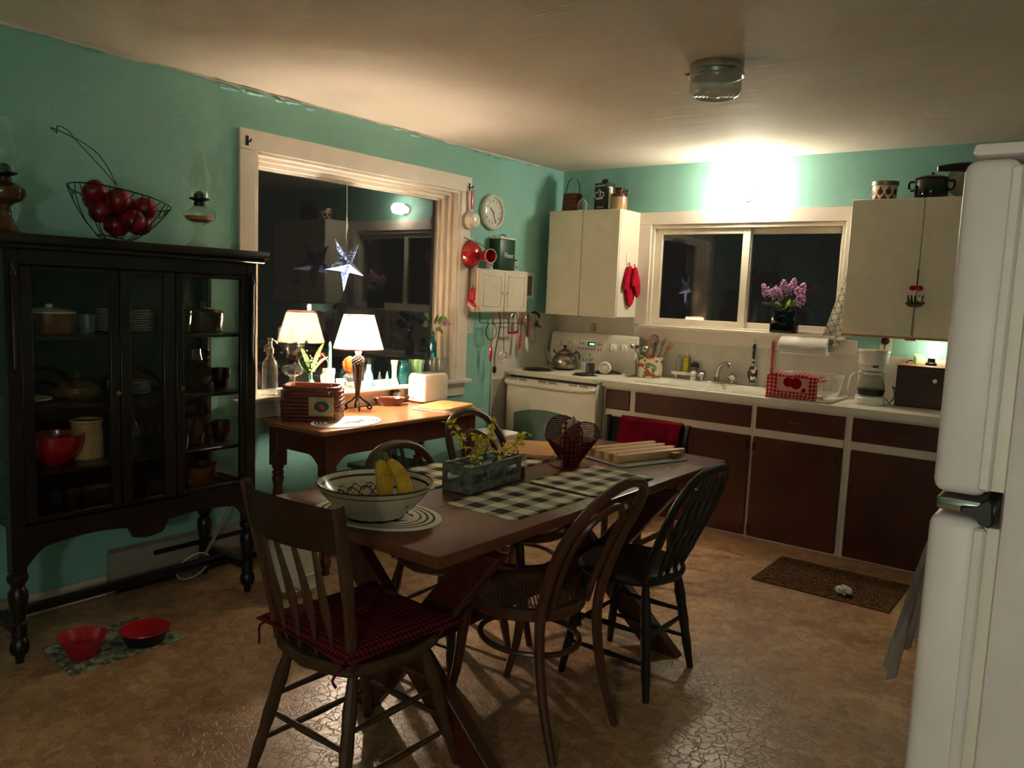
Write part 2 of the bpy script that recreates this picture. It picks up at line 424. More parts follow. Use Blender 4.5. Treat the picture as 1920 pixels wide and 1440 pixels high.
# ---------------------------------------------------------------- big window
def ring_frame(g, axis, a0, a1, z0, z1, d0, d1, wl_, wr, wt, wb_, bev=.003):
    """picture-frame of four boards; axis 'Y': runs in y, depth in x; axis 'X': runs in x, depth in y"""
    for (p, q, r, t) in ((a0, a0+wl_, z0, z1), (a1-wr, a1, z0, z1), (a0+wl_, a1-wr, z1-wt, z1), (a0+wl_, a1-wr, z0, z0+wb_)):
        if q-p < 1e-4 or t-r < 1e-4: continue
        if axis == 'Y': g.box(d0, d1, p, q, r, t, bev)
        else: g.box(p, q, d0, d1, r, t, bev)
    return g
w1 = thing('window_1', 'large white-cased window looking out to the night', 'window', (0, -2.12, .88), kind='structure')
for nm, b in (('casing', (-3.049, -1.184, 2.19, 2.296)), ('casing', (-3.049, -2.952, .883, 2.19)), ('casing', (-1.292, -1.184, .883, 2.19))):
    G().box(.0, .022, b[0], b[1], b[2], b[3], .003).ob(nm, 'trim_white', w1, True)
for k, (x0, x1, i) in enumerate(((-.032, .012, .022), (-.062, -.032, .046), (-.094, -.062, .076))):
    ring_frame(G(), 'Y', -2.952, -1.292, .88, 2.19, x0, x1, i, i*1.05, i*.8, .0).ob('window_stop', 'trim_white', w1, True)
ring_frame(G(), 'Y', -2.952, -1.292, .875, 2.19, -.13, -.094, .09, .105, .072, .03).ob('sash_frame', 'trim_white', w1, True)
G().box(-.112, -.107, -2.864, -1.395, .903, 2.12).ob('pane', 'window_glass', w1, True)
G().box(-.094, .062, -3.085, -1.160, .858, .883, .005, 2).ob('sill', 'trim_white', w1, True)
G().box(.0, .018, -3.03, -1.19, .765, .858, .003).ob('apron', 'trim_white', w1, True)
# ---------------------------------------------------------------- sink window
w2 = thing('window_2', 'white sliding window above the sink', 'window', (1.54, 0, 1.29), kind='structure')
for b in ((.725, 2.335, 2.063, 2.158), (.725, .833, 1.31, 2.063), (2.245, 2.335, 1.31, 2.063)):
    G().box(b[0], b[1], -.022, 0, b[2], b[3], .003).ob('casing', 'trim_white', w2, True)
ring_frame(G(), 'X', .833, 2.245, 1.30, 2.063, -.008, .09, .024, .024, .03, .022).ob('window_frame', 'cream_gloss', w2, True)
ring_frame(G(), 'X', .857, 1.592, 1.322, 2.033, .012, .04, .058, .052, .042, .042).ob('sash', 'cream_gloss', w2, True)
ring_frame(G(), 'X', 1.56, 2.221, 1.322, 2.033, .045, .072, .035, .02, .044, .042).ob('sash', 'cream_gloss', w2, True)
G().box(.912, 1.543, .024, .028, 1.36, 1.995).ob('pane', 'window_glass', w2, True)
G().box(1.592, 2.204, .056, .060, 1.36, 1.992).ob('pane', 'window_glass', w2, True)
G().box(.80, 2.30, -.095, -.008, 1.285, 1.308, .004).ob('sill', 'trim_white', w2, True)
G().box(.73, 2.375, -.020, 0, 1.19, 1.288, .003).ob('apron', 'trim_white', w2, True)

# ---------------------------------------------------------------- lamps
emit('sconce_glow', (1.0, .87, .69), SCONCE); emit('bulb_glow', WARM, LAMP); emit('tube_glow', (1., .92, .66), BULB); emit('fill_glow', (1., .80, .70), FILL)
t = thing('wall_sconce', 'lit white globe wall light above the sink window', 'wall light', (1.562, 0, 2.255))
Mw = T(1.562, 0, 2.255) @ RX(PI/2)
G(Mw).lathe([(0, .0), (.056, .0), (.058, .008), (.052, .018), (.046, .02), (.044, .03), (.036, .034), (.0, .034)], 28).ob('base', 'chrome', t, True)
G(Mw).lathe([(.036, .034), (.046, .05), (.052, .08), (.052, .12), (.046, .15), (.03, .168), (0, .172)], 28).ob('globe', 'sconce_glow', t, True)
t = thing('ceiling_light', 'unlit ribbed glass drum light on the ceiling', 'ceiling light', (2.237, -2.225, H))
Mw = T(2.237, -2.225, H) @ RX(PI)
G(Mw).lathe([(0, 0), (.112, 0), (.115, .01), (.113, .03), (.118, .036), (.116, .05), (.106, .052), (.1, .05)], 36).ob('pan', 'chrome', t, True)
g = G(Mw).lathe([(.104, .045), (.108, .055), (.109, .11), (.104, .122), (.098, .128)]+[(r, .131+.004*(k % 2)) for k, r in enumerate((.09, .082, .074, .066, .058, .05, .042, .034, .026, .018))]+[(0, .14)], 40)
g.ob('glass_drum', 'ribbed_glass', t, True)
for a in (.6, 2.7, 4.8):
    G(Mw).tube([(.112*math.cos(a), .112*math.sin(a), .038), (.13*math.cos(a), .13*math.sin(a), .038)], .006, 8).ob('thumb_screw', 'brass', t, True)
# table lamp on the side table
LX, LY, LZ = .155, -2.335, .772
t = thing('table_lamp', 'lit table lamp with white shade on pinecone and iron scroll base', 'lamp', (LX, LY, LZ))
for k in range(4):
    a = PI/4+k*PI/2+.2; c, s_ = math.cos(a), math.sin(a)
    P = [(.012, .085), (.03, .066), (.055, .05), (.075, .034), (.084, .018), (.074, .0095), (.062, .018), (.064, .03), (.072, .03)]
    G().tube([(r*c, r*s_, z) for r, z in P], .006, 7, 5).ob('scroll_foot', 'iron_black', t)
for k in range(5):
    a = k*2*PI/5; c, s_ = math.cos(a), math.sin(a)
    G().tube([(.006*c, .006*s_, .075), (.010*c, .010*s_, .13), (.02*c, .02*s_, .21), (.03*c, .03*s_, .29)], [.006, .008, .011, .009], 7, 3).ob('stem_rod', 'bronze_dark', t)
g = G().ell((0, 0, .295), (.028, .028, .03), 12, 8)
for k in range(70):
    z = -1+2*(k+.5)/70; a = k*2.39996; r = math.sqrt(1-z*z)
    g.ell((.034*r*math.cos(a), .034*r*math.sin(a), .297+.032*z), (.0085, .0085, .005), 6, 4)
g.ob('pinecone', 'bronze_dark', t)
G().lathe([(0, .325), (.012, .325), (.014, .33), (.02, .345), (.022, .36), (.018, .372), (.012, .375), (.012, .392), (0, .392)], 16).ob('socket', 'white_glaze', t)
G().ell((0, 0, .452), (.028, .028, .034), 14, 10).lathe([(.012, .392), (.013, .41), (.02, .43)], 12).ob('light_bulb', 'bulb_glow', t)
for k in range(2):
    a = k*PI
    G().tube([(.012*math.cos(a), .012*math.sin(a), .39), (.05*math.cos(a), .05*math.sin(a), .43), (.05*math.cos(a), .05*math.sin(a), .5), (0, 0, .545)], .0016, 6, 4).ob('harp', 'brass', t)
m = NT('lampshade'); m.n.remove(m.b); tl = m.new('ShaderNodeBsdfTranslucent'); df = m.new('ShaderNodeBsdfDiffuse'); mx = m.new('ShaderNodeMixShader'); mx.inputs[0].default_value = .26
tl.inputs[0].default_value = lin((248, 236, 212)); df.inputs[0].default_value = lin((242, 232, 214))
m.link(tl.outputs[0], mx.inputs[1]); m.link(df.outputs[0], mx.inputs[2]); m.link(mx.outputs[0], m.out.inputs[0]); MATS['lampshade'] = m.m
sh = G().lathe([(.145, .37), (.0885, .565)], 40).ob('shade', 'lampshade', t)
for q in ([(.1455, .367), (.147, .367), (.147, .374), (.1455, .374), (.1455, .367)], [(.0885, .562), (.0905, .562), (.0905, .568), (.0885, .568), (.0885, .562)]):
    G().lathe(q, 40).ob('shade_trim', 'salmon', sh)
G().tube([(-.09, 0, .563), (0, 0, .545), (.09, 0, .563)], .0018, 6).tube([(0, -.09, .563), (0, 0, .545), (0, .09, .563)], .0018, 6).ob('spider', 'brass', t)
# small tube bulb lamp on the bread box
t = thing('accent_lamp', 'small lit tube bulb lamp on the wooden bread box', 'lamp', (2.835, -.11, 1.1678))
G().lathe([(0, 0), (.032, 0), (.032, .012), (.022, .02), (.02, .045), (0, .045)], 20).ob('base', 'plastic_black', t)
G().lathe([(.0, .045), (.017, .045), (.019, .05), (.019, .13), (.012, .14), (0, .142)], 18).ob('light_bulb', 'tube_glow', t)
# added globe lamp, out of view: stands in for whatever lights the refrigerator's side
t = thing('added_fill_lamp', 'added out-of-view globe lamp standing in for light on the refrigerator side', 'lamp', (3.75, -6.62, 0))
G().lathe([(0, 0), (.14, 0), (.145, .012), (.06, .03), (.02, .05), (0, .05)], 28).ob('base', 'iron_black', t)
G().tube([(0, 0, .04), (0, 0, 1.22)], .011, 10).ob('pole', 'brass', t)
G().lathe([(0, 1.21), (.045, 1.21), (.05, 1.225), (.04, 1.235), (0, 1.235)], 20).ob('cup', 'brass', t)
G().ell((0, 0, 1.325), .092, 24, 14).ob('globe', 'fill_glow', t)

# ---------------------------------------------------------------- wall cabinets
def wall_cabinet(label, x0, x1, z0, z1, xm, depth, name='wall_cabinet'):
    t = thing(name, label, 'cabinet', ((x0+x1)/2, -depth/2, z0))
    G().box(x0, x1, -depth+.02, 0, z0, z1, .003).ob('body', 'cream_gloss', t, True)
    G().box(x0+.002, xm-.0015, -depth, -depth+.019, z0-.004, z1-.002, .003).ob('door', 'cream_gloss', t, True)
    G().box(xm+.0015, x1-.002, -depth, -depth+.019, z0-.004, z1-.002, .003).ob('door', 'cream_gloss', t, True)
    return t
t = wall_cabinet('tall cream double-door cupboard hung above the stove', .10, .732, 1.357, 2.155, .408, .33)
G().box(.4, .416, -.331, -.3, 1.345, 1.357, .001).ob('catch', 'steel', t, True)
t = wall_cabinet('cream double-door cupboard hung above the coffee maker', 2.346, 3.16, 1.342, 2.16, 2.754, .32)
G().box(2.346, 3.16, -.318, -.30, 1.325, 1.341, .002).ob('bottom_trim', 'spoon_wood', t, True)
G().box(2.715, 2.775, -.328, -.30, 1.318, 1.327, .002).ob('catch', 'brass', t, True)

# ---------------------------------------------------------------- base cabinets
def pull(par, x, z, vert=False, mat='pull_metal'):
    P = [(-.045, 0, 0), (-.038, -.004, 0), (-.028, -.016, -.004), (0, -.022, -.007), (.028, -.016, -.004), (.038, -.004, 0), (.045, 0, 0)]
    M = T(x, -.618 if vert else -.612, z) @ (RY(PI/2) if vert else Matrix()) @ S(.75, .75, .75)
    g = G(M).tube(P, [.007, .005, .0035, .0045, .0035, .005, .007], 7, 3)
    return g.ob('pull', mat, par, True)
def base_unit(label, x0, x1, drawers, doors, stl, stR):
    t = thing('base_cabinet', label, 'cabinet', ((x0+x1)/2, -.3, 0))
    for b in ((x0, x0+.012, -.585, -.004, 0, .874), (x1-.012, x1, -.585, -.004, 0, .874)): G().box(*b).ob('side_panel', 'trim_white', t, True)
    G().box(x0+.012, x1-.012, -.016, -.004, .03, .874).ob('back_panel', 'dark_lining', t, True); G().box(x0+.012, x1-.012, -.585, -.016, .02, .035).ob('floor_panel', 'dark_lining', t, True)
    g = G().box(x0, x0+stl, -.60, -.585, 0, .874, .002).box(x1-stR, x1, -.60, -.585, 0, .874, .002)
    g.box(x0+stl, x1-stR, -.60, -.585, .852, .874, .002).box(x0+stl, x1-stR, -.60, -.585, .66, .716, .002).box(x0+stl, x1-stR, -.60, -.585, 0, .02, .002)
    g.ob('face_frame', 'trim_white', t, True)
    for (a, b, px) in drawers:
        d = G().box(a, b, -.612, -.594, .714, .853, .003).ob('drawer_front', 'cupboard_brown', t, True)
        if px is not None: pull(d, px, .782)
    for (a, b, px, hx) in doors:
        d = G().box(a, b, -.618, -.596, .014, .664, .004).ob('door', 'cupboard_brown', t, True)
        if px is not None: pull(d, px, .585, True)
        if hx is not None:
            for z in (.60, .07):
                G().prism([(-.012, -.03), (.0, -.018), (.012, -.03), (.012, .03), (0, .018), (-.012, .03)], 0, .003, T(hx, -.6185, z) @ RX(PI/2)).ob('hinge', 'brown_glaze', d, True)
    return t
base_unit('narrow base cabinet with one small drawer next to the stove', .832, 1.066, [(.853, 1.043, .945)], [(.853, 1.045, None, None)], .02, .022)
base_unit('wide sink base cabinet with blank panel over two brown doors', 1.066, 1.934, [(1.088, 1.917, None)], [(1.088, 1.502, None, 1.10), (1.508, 1.9245, 1.535, 1.912)], .022, .017)
base_unit('brown drawer and door base cabinet right of the sink', 1.934, 2.51, [(1.952, 2.488, 2.20)], [(1.9445, 2.487, 2.455, 1.957)], .018, .022)
base_unit('brown drawer and door base cabinet under the bread box', 2.51, 3.14, [(2.531, 3.1, 2.82)], [(2.535, 3.1, 2.57, None)], .022, .03)
# ---------------------------------------------------------------- worktop with the sink cut-out
SX0, SX1, SY0, SY1 = 1.04, 1.955, -.505, -.06
g = G().box(.832, SX0, -.635, -.006, .875, .915).box(SX1, 3.14, -.635, -.006, .875, .915).box(SX0, SX1, -.635, SY0, .875, .915).box(SX0, SX1, SY1, -.006, .875, .915)
bmesh.ops.remove_doubles(g.bm, verts=g.bm.verts, dist=.0005)
o = tag(g.ob('worktop', 'counter_white'), 'long white laminate worktop over the brown base cabinets', 'worktop')
t = thing('kitchen_sink', 'white enamel double sink set into the worktop', 'sink', (1.5, -.28, .80))
def basin(g, x0, x1, y0, y1, zt, zb, r=.06, ins=.03):
    w, h, cx, cy = x1-x0, y1-y0, (x0+x1)/2, (y0+y1)/2
    rings = []
    for (i, z) in ((0, zt), (.006, zt-.012), (ins*.7, (zt+zb)/2), (ins, zb+.03), (ins+.03, zb)):
        rings.append([g._v((x, y, z)) for x, y in rrect(w-2*i, h-2*i, max(.02, r-i*.3), 4, cx, cy)])
    for A, B in zip(rings, rings[1:]):
        for k in range(len(A)): g._f([A[k], A[(k+1) % len(A)], B[(k+1) % len(A)], B[k]])
    g._f(rings[-1]); return g
g = G()
xm = 1.497
g.box(SX0-.018, SX1+.018, SY0-.018, SY0+.03, .914, .922, .003).box(SX0-.018, SX1+.018, SY1-.07, SY1+.018, .914, .922, .003)
g.box(SX0-.018, SX0+.03, SY0+.03, SY1-.07, .914, .922, .003).box(SX1-.03, SX1+.018, SY0+.03, SY1-.07, .914, .922, .003).box(xm-.02, xm+.02, SY0+.03, SY1-.07, .912, .921, .003)
g.ob('rim', 'enamel_white', t, True)
for (a, b) in ((SX0+.028, xm-.018), (xm+.018, SX1-.028)):
    o = basin(G(), a, b, SY0+.028, SY1-.068, .918, .77).ob('basin', 'enamel_white', t, True)
    G().lathe([(0, .003), (.03, .003), (.034, .001), (.036, .0)], 18, ((a+b)/2, -.30, .771)).ob('drain', 'steel', o, True)
t = thing('faucet', 'chrome swing faucet with two taps behind the sink', 'faucet', (1.46, -.095, .922))
G().box(1.31, 1.61, -.12, -.07, .922, .936, .005, 2).ob('deck_plate', 'chrome', t, True)
G().lathe([(.024, .936), (.02, .95), (.017, .97), (0, .975)], 16, (1.46, -.095, 0)).tube([(1.46, -.095, .955), (1.466, -.098, 1.01), (1.49, -.11, 1.05), (1.54, -.14, 1.072), (1.578, -.165, 1.068), (1.584, -.17, 1.045)], [.017, .016, .014, .013, .013, .014], 12, 5).ob('spout', 'chrome', t, True)
for x in (1.345, 1.575):
    G().lathe([(.02, .936), (.018, .95), (.03, .962), (.033, .985), (.028, 1.0), (0, 1.004)], 8, (x, -.095, 0)).ob('tap', 'chrome', t, True)
# ---------------------------------------------------------------- stove
SVX0, SVX1 = .022, .826
t = thing('stove', 'white electric coil stove in the corner', 'stove', (.424, -.36, 0))
G().box(SVX0+.006, SVX1-.006, -.665, -.055, .02, .885, .004).ob('body', 'appliance_white', t, True)
ct = G().box(SVX0, SVX1, -.70, -.055, .888, .925, .008, 2).ob('cooktop', 'appliance_white', t, True)
G().box(SVX0+.02, SVX1-.02, -.675, -.66, .862, .888).ob('shadow_gap', 'plastic_black', t, True)
dr = G().box(SVX0+.004, SVX1-.004, -.695, -.665, .205, .868, .006, 2).ob('oven_door', 'appliance_white', t, True)
wz = [(x, z) for x, z in [(.105, .36), (.685, .36), (.69, .60)]+[(.69-.585*k/12, .60+.048*math.sin(PI*k/12)**.8) for k in range(1, 12)]+[(.105, .60)]]
plain('oven_glass', (92, 108, 100), .12, var=.02, coat=.4)  # dark glass, with the room's grey-green reflection put into its colour
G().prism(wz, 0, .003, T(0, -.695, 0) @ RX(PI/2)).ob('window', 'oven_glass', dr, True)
G().tube([(.04, -.70, .845), (.05, -.735, .838), (.12, -.745, .832), (.424, -.75, .828), (.73, -.745, .832), (.80, -.735, .838), (.81, -.70, .845)], .016, 10, 4, flat=1.1).ob('handle', 'appliance_white', dr, True)
for x in (.13, .40, .67):
    for dx in (-.045, .045):
        for dz in (0, .008):
            G().box(x+dx-.036, x+dx+.036, -.697, -.694, .853+dz, .857+dz).ob('vent_slot', 'plastic_black', dr, True)
G().box(SVX0+.004, SVX1-.004, -.69, -.665, .03, .195, .006, 2).ob('storage_drawer', 'appliance_white', t, True)
Mb = T(0, -.055, .925)
bgd = G().prism([(0, 0), (-.072, .0), (-.070, .055), (-.082, .075), (-.088, .10), (-.058, .272), (-.045, .288), (0, .288)], SVX0+.004, SVX1-.004, Mb @ Matrix(((0, 0, 1, 0), (1, 0, 0, 0), (0, 1, 0, 0), (0, 0, 0, 1))), .006).ob('backguard', 'appliance_white', t, True)
def face(x, z): # point and frame on the sloped control face
    f = (z-1.025)/.172
    return T(x, -.143+.03*f-.0005, z) @ RX(PI/2-.17)
for x in (.115, .215, .615, .71):
    k = G(face(x, 1.115)).lathe([(0, 0), (.038, 0), (.038, .003), (.03, .005), (.026, .02), (.0, .022)], 22).ob('knob', 'appliance_white', bgd, True)
    G(face(x, 1.115)).box(-.006, .006, -.024, .024, .02, .032, .003).ob('knob_grip', 'plastic_white', k, True)
pn = G(face(.40, 1.11)).box(-.10, .13, -.045, .05, 0, .0012).ob('control_panel', 'plastic_white', bgd, True)
G(face(.40, 1.11)).box(-.013, .053, .005, .036, .001, .0022).ob('display', 'display_black', pn, True)
text('clock_digits', '10:28', .021, WM(pn, face(.40, 1.11) @ T(.023, .02, .0023)), 'display_green', pn, .0003)
for (bx_, bz_) in [(-.085, .022), (-.055, .022), (-.085, -.02), (-.055, -.02), (-.025, -.02), (0, -.02), (.025, -.02), (.05, -.02), (.085, .022), (.11, .022), (.085, -.02), (.11, -.02)]:
    G(face(.40, 1.11) @ T(bx_, bz_, .001)).lathe([(.010, 0), (.010, .0012), (0, .0012)], 10).ob('button', 'panel_grey', pn, True)
G(face(.415, 1.045)).lathe([(.009, 0), (.009, .0012), (0, .0012)], 14).ob('badge', 'steel', bgd, True)
for (x, y, r) in ((.20, -.55, .105), (.235, -.24, .08), (.63, -.55, .08), (.645, -.25, .10)):
    b = G().lathe([(r+.018, .0005), (r+.014, .004), (r, .002), (r*.5, -.004), (0, -.006)], 28, (x, y, .9255)).ob('drip_pan', 'steel', t, True)
    P = []
    for k in range(int(r*1100)):
        a = k*.35; rr = .022+(r-.026)*k/(r*1100); P.append((x+rr*math.cos(a), y+rr*math.sin(a), .934))
    G().tube(P, .0062, 5).ob('burner_coil', 'burner_black', b, True)

# ---------------------------------------------------------------- dining table
TZ = .75
t = thing('dining_table', 'long reddish-brown trestle dining table with crossed legs', 'table', (1.826, -2.915, 0), math.radians(-1.2))
g = G().box(-.44, .44, -1.0, 1.0, .712, TZ, .005, 2); g.ob('top', 'table_wood', t)
G().box(-.40, .40, -.80, -.70, .675, .712, .003).ob('batten', 'trestle_wood', t); G().box(-.40, .40, .40, .50, .675, .712, .003).ob('batten', 'trestle_wood', t)
def beam(p, q, w, d):
    p, q = Vector(p), Vector(q); L = (q-p).length; a = math.atan2(q.x-p.x, q.z-p.z)
    return T(*p) @ RY(a), L, w, d
for y in (-.75, .44):
    for (xa, xb, dy) in ((-.30, .46, -.027), (.40, -.17, .027)):
        M, L, w_, d_ = beam((xa, y+dy, .70), (xb, y+dy, .0), 0, 0)
        g = G(M).box(-.055, .055, -.026, .026, -.03, L+.06, .004)
        geom = g.bm.verts[:]+g.bm.edges[:]+g.bm.faces[:]
        r = bmesh.ops.bisect_plane(g.bm, geom=geom, plane_co=(0, 0, .0), plane_no=(0, 0, -1), clear_outer=True)
        bmesh.ops.holes_fill(g.bm, edges=g.bm.edges[:])
        geom = g.bm.verts[:]+g.bm.edges[:]+g.bm.faces[:]
        bmesh.ops.bisect_plane(g.bm, geom=geom, plane_co=(0, 0, .69), plane_no=(0, 0, 1), clear_outer=True)
        bmesh.ops.holes_fill(g.bm, edges=g.bm.edges[:])
        g.ob('trestle_leg', 'trestle_wood', t)
G().box(.06, .12, -.86, .56, .29, .38, .004).ob('stretcher', 'trestle_wood', t)

# ---------------------------------------------------------------- chairs
def rod(p, q, r, n=9, k=1):
    return G().tube([Vector(p).lerp(Vector(q), i/8) for i in range(9)], r, n)
LEG = [.013, .015, .019, .017, .021, .019, .022, .017, .014]
def windsor_legs(t, mat, top, foot, zt, ups=(.13, .25), frt=(.15, .27), back=(.2,)):
    P = {}
    for sx in (-1, 1):
        for sy in (-1, 1):
            a, b = (sx*foot[0], sy*foot[1], 0), (sx*top[0], sy*top[1], zt); P[sx, sy] = (Vector(a), Vector(b))
            rod(a, b, LEG).ob('leg', mat, t)
    at = lambda k, z: P[k][0].lerp(P[k][1], z/zt)
    SR = [.007, .009, .0115, .009, .007]
    for sx in (-1, 1):
        for z in ups: rod(at((sx, -1), z), at((sx, 1), z), SR).ob('stretcher', mat, t)
    for z in frt: rod(at((-1, 1), z), at((1, 1), z), SR).ob('stretcher', mat, t)
    for z in back: rod(at((-1, -1), z), at((1, -1), z), SR).ob('stretcher', mat, t)
def seat_outline(w, d, k=.8, n=28):
    o = []
    for i in range(n):
        a = 2*PI*i/n; c, s = math.cos(a), math.sin(a)
        o.append((w*math.copysign(abs(c)**k, c)*(1+.04*s), d*math.copysign(abs(s)**k, s)))
    return o
# slat-back chair nearest the camera
t = thing('slat_back_chair', 'dark wooden arrow-back chair with red checked cushion, nearest the camera', 'chair', (1.945, -3.945, 0), math.radians(-1))
G().prism(seat_outline(.215, .215, .62), .418, .455, None, .012).ob('seat', 'chair_wood', t)
windsor_legs(t, 'chair_wood', (.14, .14), (.21, .24), .42, (.12, .26), (.16, .29), (.21,))
for s in (-1, 1):
    G().tube([(s*.165, -.165, .44), (s*.178, -.19, .60), (s*.19, -.217, .74), (s*.198, -.243, .86), (s*.203, -.26, .935)], [.017, .019, .021, .021, .019], 8, 3, flat=.8).ob('back_post', 'chair_wood', t)
cr = lambda x: -.246-.05*(1-(x/.2)**2)
G().sheet(lambda u, v: (-.2+.4*u, cr(-.2+.4*u)-.02*v, .80+.125*v+.012*v*math.cos(PI*(u-.5))), 14, 4, .02).ob('crest_rail', 'chair_wood', t)
for x in (-.115, -.04, .04, .115):
    G().tube([(x*.92, -.172-.02*(1-abs(x)/.2), .45), (x*.95, -.205, .56), (x*.98, -.233, .67), (x, cr(x)+.012, .82)], [.008, .010, .022, .015, .010], 8, 4, flat=.42, up=(0, 1, 0)).ob('spindle', 'chair_wood', t)
check('cushion_check', (26, 8, 11), (88, 14, 26), (128, 20, 38), 62, 62)
g = G(); N = 22
def cush(u, v, top):
    x, y = (u-.5)*.43, (v-.5)*.43
    e = min(u, 1-u, v, 1-v); rim = min(1, e/.14)**.5
    z = .462+.024+(.028 if top else -.022)*rim
    for tx, ty in ((-.09, -.09), (.09, -.09), (-.09, .09), (.09, .09), (0, 0)):
        z -= (.014 if top else 0)*math.exp(-((x-tx)**2+(y-ty)**2)/.0008)
    k = 1+.05*((abs(u-.5)*2)*(abs(v-.5)*2))**2
    return (x*k, y*k, z)
g.sheet(lambda u, v: cush(u, v, True), N, N); g.sheet(lambda u, v: cush(u, v, False), N, N)
bmesh.ops.remove_doubles(g.bm, verts=g.bm.verts, dist=.0006)
cu = thing('seat_cushion', 'dark red gingham tufted cushion on the arrow-back chair', 'cushion', (1.945, -3.935, .0), math.radians(-5))
g.ob('pad', 'cushion_check', cu)
for sx in (-1, 1): G().tube([(sx*.19, -.2, .484), (sx*.2, -.225, .47), (sx*.185, -.235, .44), (sx*.195, -.23, .42)], .004, 6, 3).ob('tie', 'cushion_check', cu)

# bentwood cafe chairs
m = NT('cane'); v = m.coords(); sp = m.new('ShaderNodeSeparateXYZ'); m.link(v, sp.inputs[0])
fx = [m.math('SUBTRACT', m.math('FRACT', m.math('MULTIPLY', m.math('ADD', sp.outputs['X'], a), 54)), .5) for a in (0, .00926)]
fy = [m.math('SUBTRACT', m.math('FRACT', m.math('MULTIPLY', m.math('ADD', sp.outputs['Y'], a), 54)), .5) for a in (0, .00926)]
hole = None
for a, b in zip(fx, fy):
    d = m.math('LESS_THAN', m.math('ADD', m.math('MULTIPLY', a, a), m.math('MULTIPLY', b, b)), .055)
    hole = d if hole is None else m.math('MAXIMUM', hole, d)
m.set(.45); m.b.inputs['Base Color'].default_value = lin((122, 84, 52))
tr = m.new('ShaderNodeBsdfTransparent'); mx = m.new('ShaderNodeMixShader'); m.link(hole, mx.inputs[0]); m.link(m.b.outputs[0], mx.inputs[1]); m.link(tr.outputs[0], mx.inputs[2]); m.link(mx.outputs[0], m.out.inputs[0]); MATS['cane'] = m.m
def bentwood(label, loc, rz):
    t = thing('bentwood_chair', label, 'chair', loc, rz, 'bentwood chairs with cane seats')
    pr = [(.198, .425), (.206, .432), (.208, .455), (.2, .466), (.178, .466), (.168, .46), (.166, .43), (.198, .425)]
    G().lathe(pr, 36, sy=1.02).ob('seat_ring', 'bentwood', t)
    G().lathe([(0, .452), (.06, .4525), (.12, .455), (.175, .461)], 36, sy=1.02).ob('cane_seat', 'cane', t)
    for s in (-1, 1):
        G().tube([(s*.155, .125, .44), (s*.162, .15, .32), (s*.163, .175, .16), (s*.168, .225, 0)], [.019, .02, .017, .0145], 9, 4).ob('front_leg', 'bentwood', t)
    P = [(-.175, -.285, 0), (-.165, -.225, .18), (-.16, -.195, .36), (-.165, -.205, .50), (-.178, -.265, .68), (-.165, -.335, .81), (-.11, -.385, .892), (0, -.405, .925)]
    P += [(-x, y, z) for x, y, z in P[-2::-1]]
    G().tube(P, [.014, .017, .0185, .0185, .0185, .018, .017, .017, .017, .018, .0185, .0185, .0185, .017, .014], 9, 4).ob('back_bow', 'bentwood', t)
    P = [(-.105, -.185, .45), (-.112, -.225, .58), (-.112, -.275, .70), (-.085, -.325, .79), (0, -.355, .835)]
    P += [(-x, y, z) for x, y, z in P[-2::-1]]
    G().tube(P, .0125, 8, 4).ob('inner_bow', 'bentwood', t)
    G().tube([(.162*math.cos(a*PI/16), -.02+.185*math.sin(a*PI/16), .305) for a in range(32)], .0105, 8, closed=True).ob('ring_stretcher', 'bentwood', t)
    for s in (-1, 1):
        G().tube([(s*.172, .10, .43), (s*.166, .14, .385), (s*.16, .15, .33)], .009, 7, 3).ob('knee_brace', 'bentwood', t)
    return t
cb = bentwood('bentwood chair with cane seat on the near right side of the table', (2.135, -3.325, 0), PI/2-.08)
ce = copy_tree(cb); ce.location = (1.63, -2.66, 0); ce.rotation_euler.z = -PI/2-.12
ce['label'] = 'bentwood chair with double hoop back beside the side table'

# bow-back spindle chairs
def bow_chair(label, loc, rz, mat, sc):
    t = thing('bow_back_chair', label, 'chair', loc, rz, 'bow-back spindle chairs')
    G().prism(seat_outline(.205, .20, .8), .415, .452, None, .012).ob('seat', mat, t)
    windsor_legs(t, mat, (.135, .13), (.195, .19), .42, (.13, .24), (.2,), (.22,))
    P = [(-.17, -.135, .44), (-.19, -.185, .56), (-.205, -.235, .68), (-.19, -.275, .78), (-.12, -.305, .845), (0, -.318, .865)]
    P += [(-x, y, z) for x, y, z in P[-2::-1]]
    G().tube(P, [.014, .0165, .017, .0165, .017, .018, .017, .0165, .017, .0165, .014], 9, 4, flat=1.15).ob('bow', mat, t)
    for x in (-.115, -.04, .04, .115):
        zt = .855-.9*(abs(x)-.02)**2*6 if abs(x) > .05 else .855
        yt = -.312 if abs(x) < .06 else -.296
        G().tube([Vector((x*.85, -.165, .445)).lerp(Vector((x, yt, zt)), i/12) for i in range(13)], [.008, .010, .013, .018, .011, .009, .016, .019, .014, .009, .011, .009, .008], 8).ob('spindle', mat, t)
    t.scale = (1, 1, sc); return t
cc = bow_chair('black bow-back spindle chair with turned spindles, far right of the table', (2.255, -2.765, 0), PI/2, 'chair_black', 1.02)
cdn = bow_chair('brown hoop-back spindle chair pushed under the left table edge', (1.60, -3.14, 0), -PI/2+.04, 'chair_wood', .965)
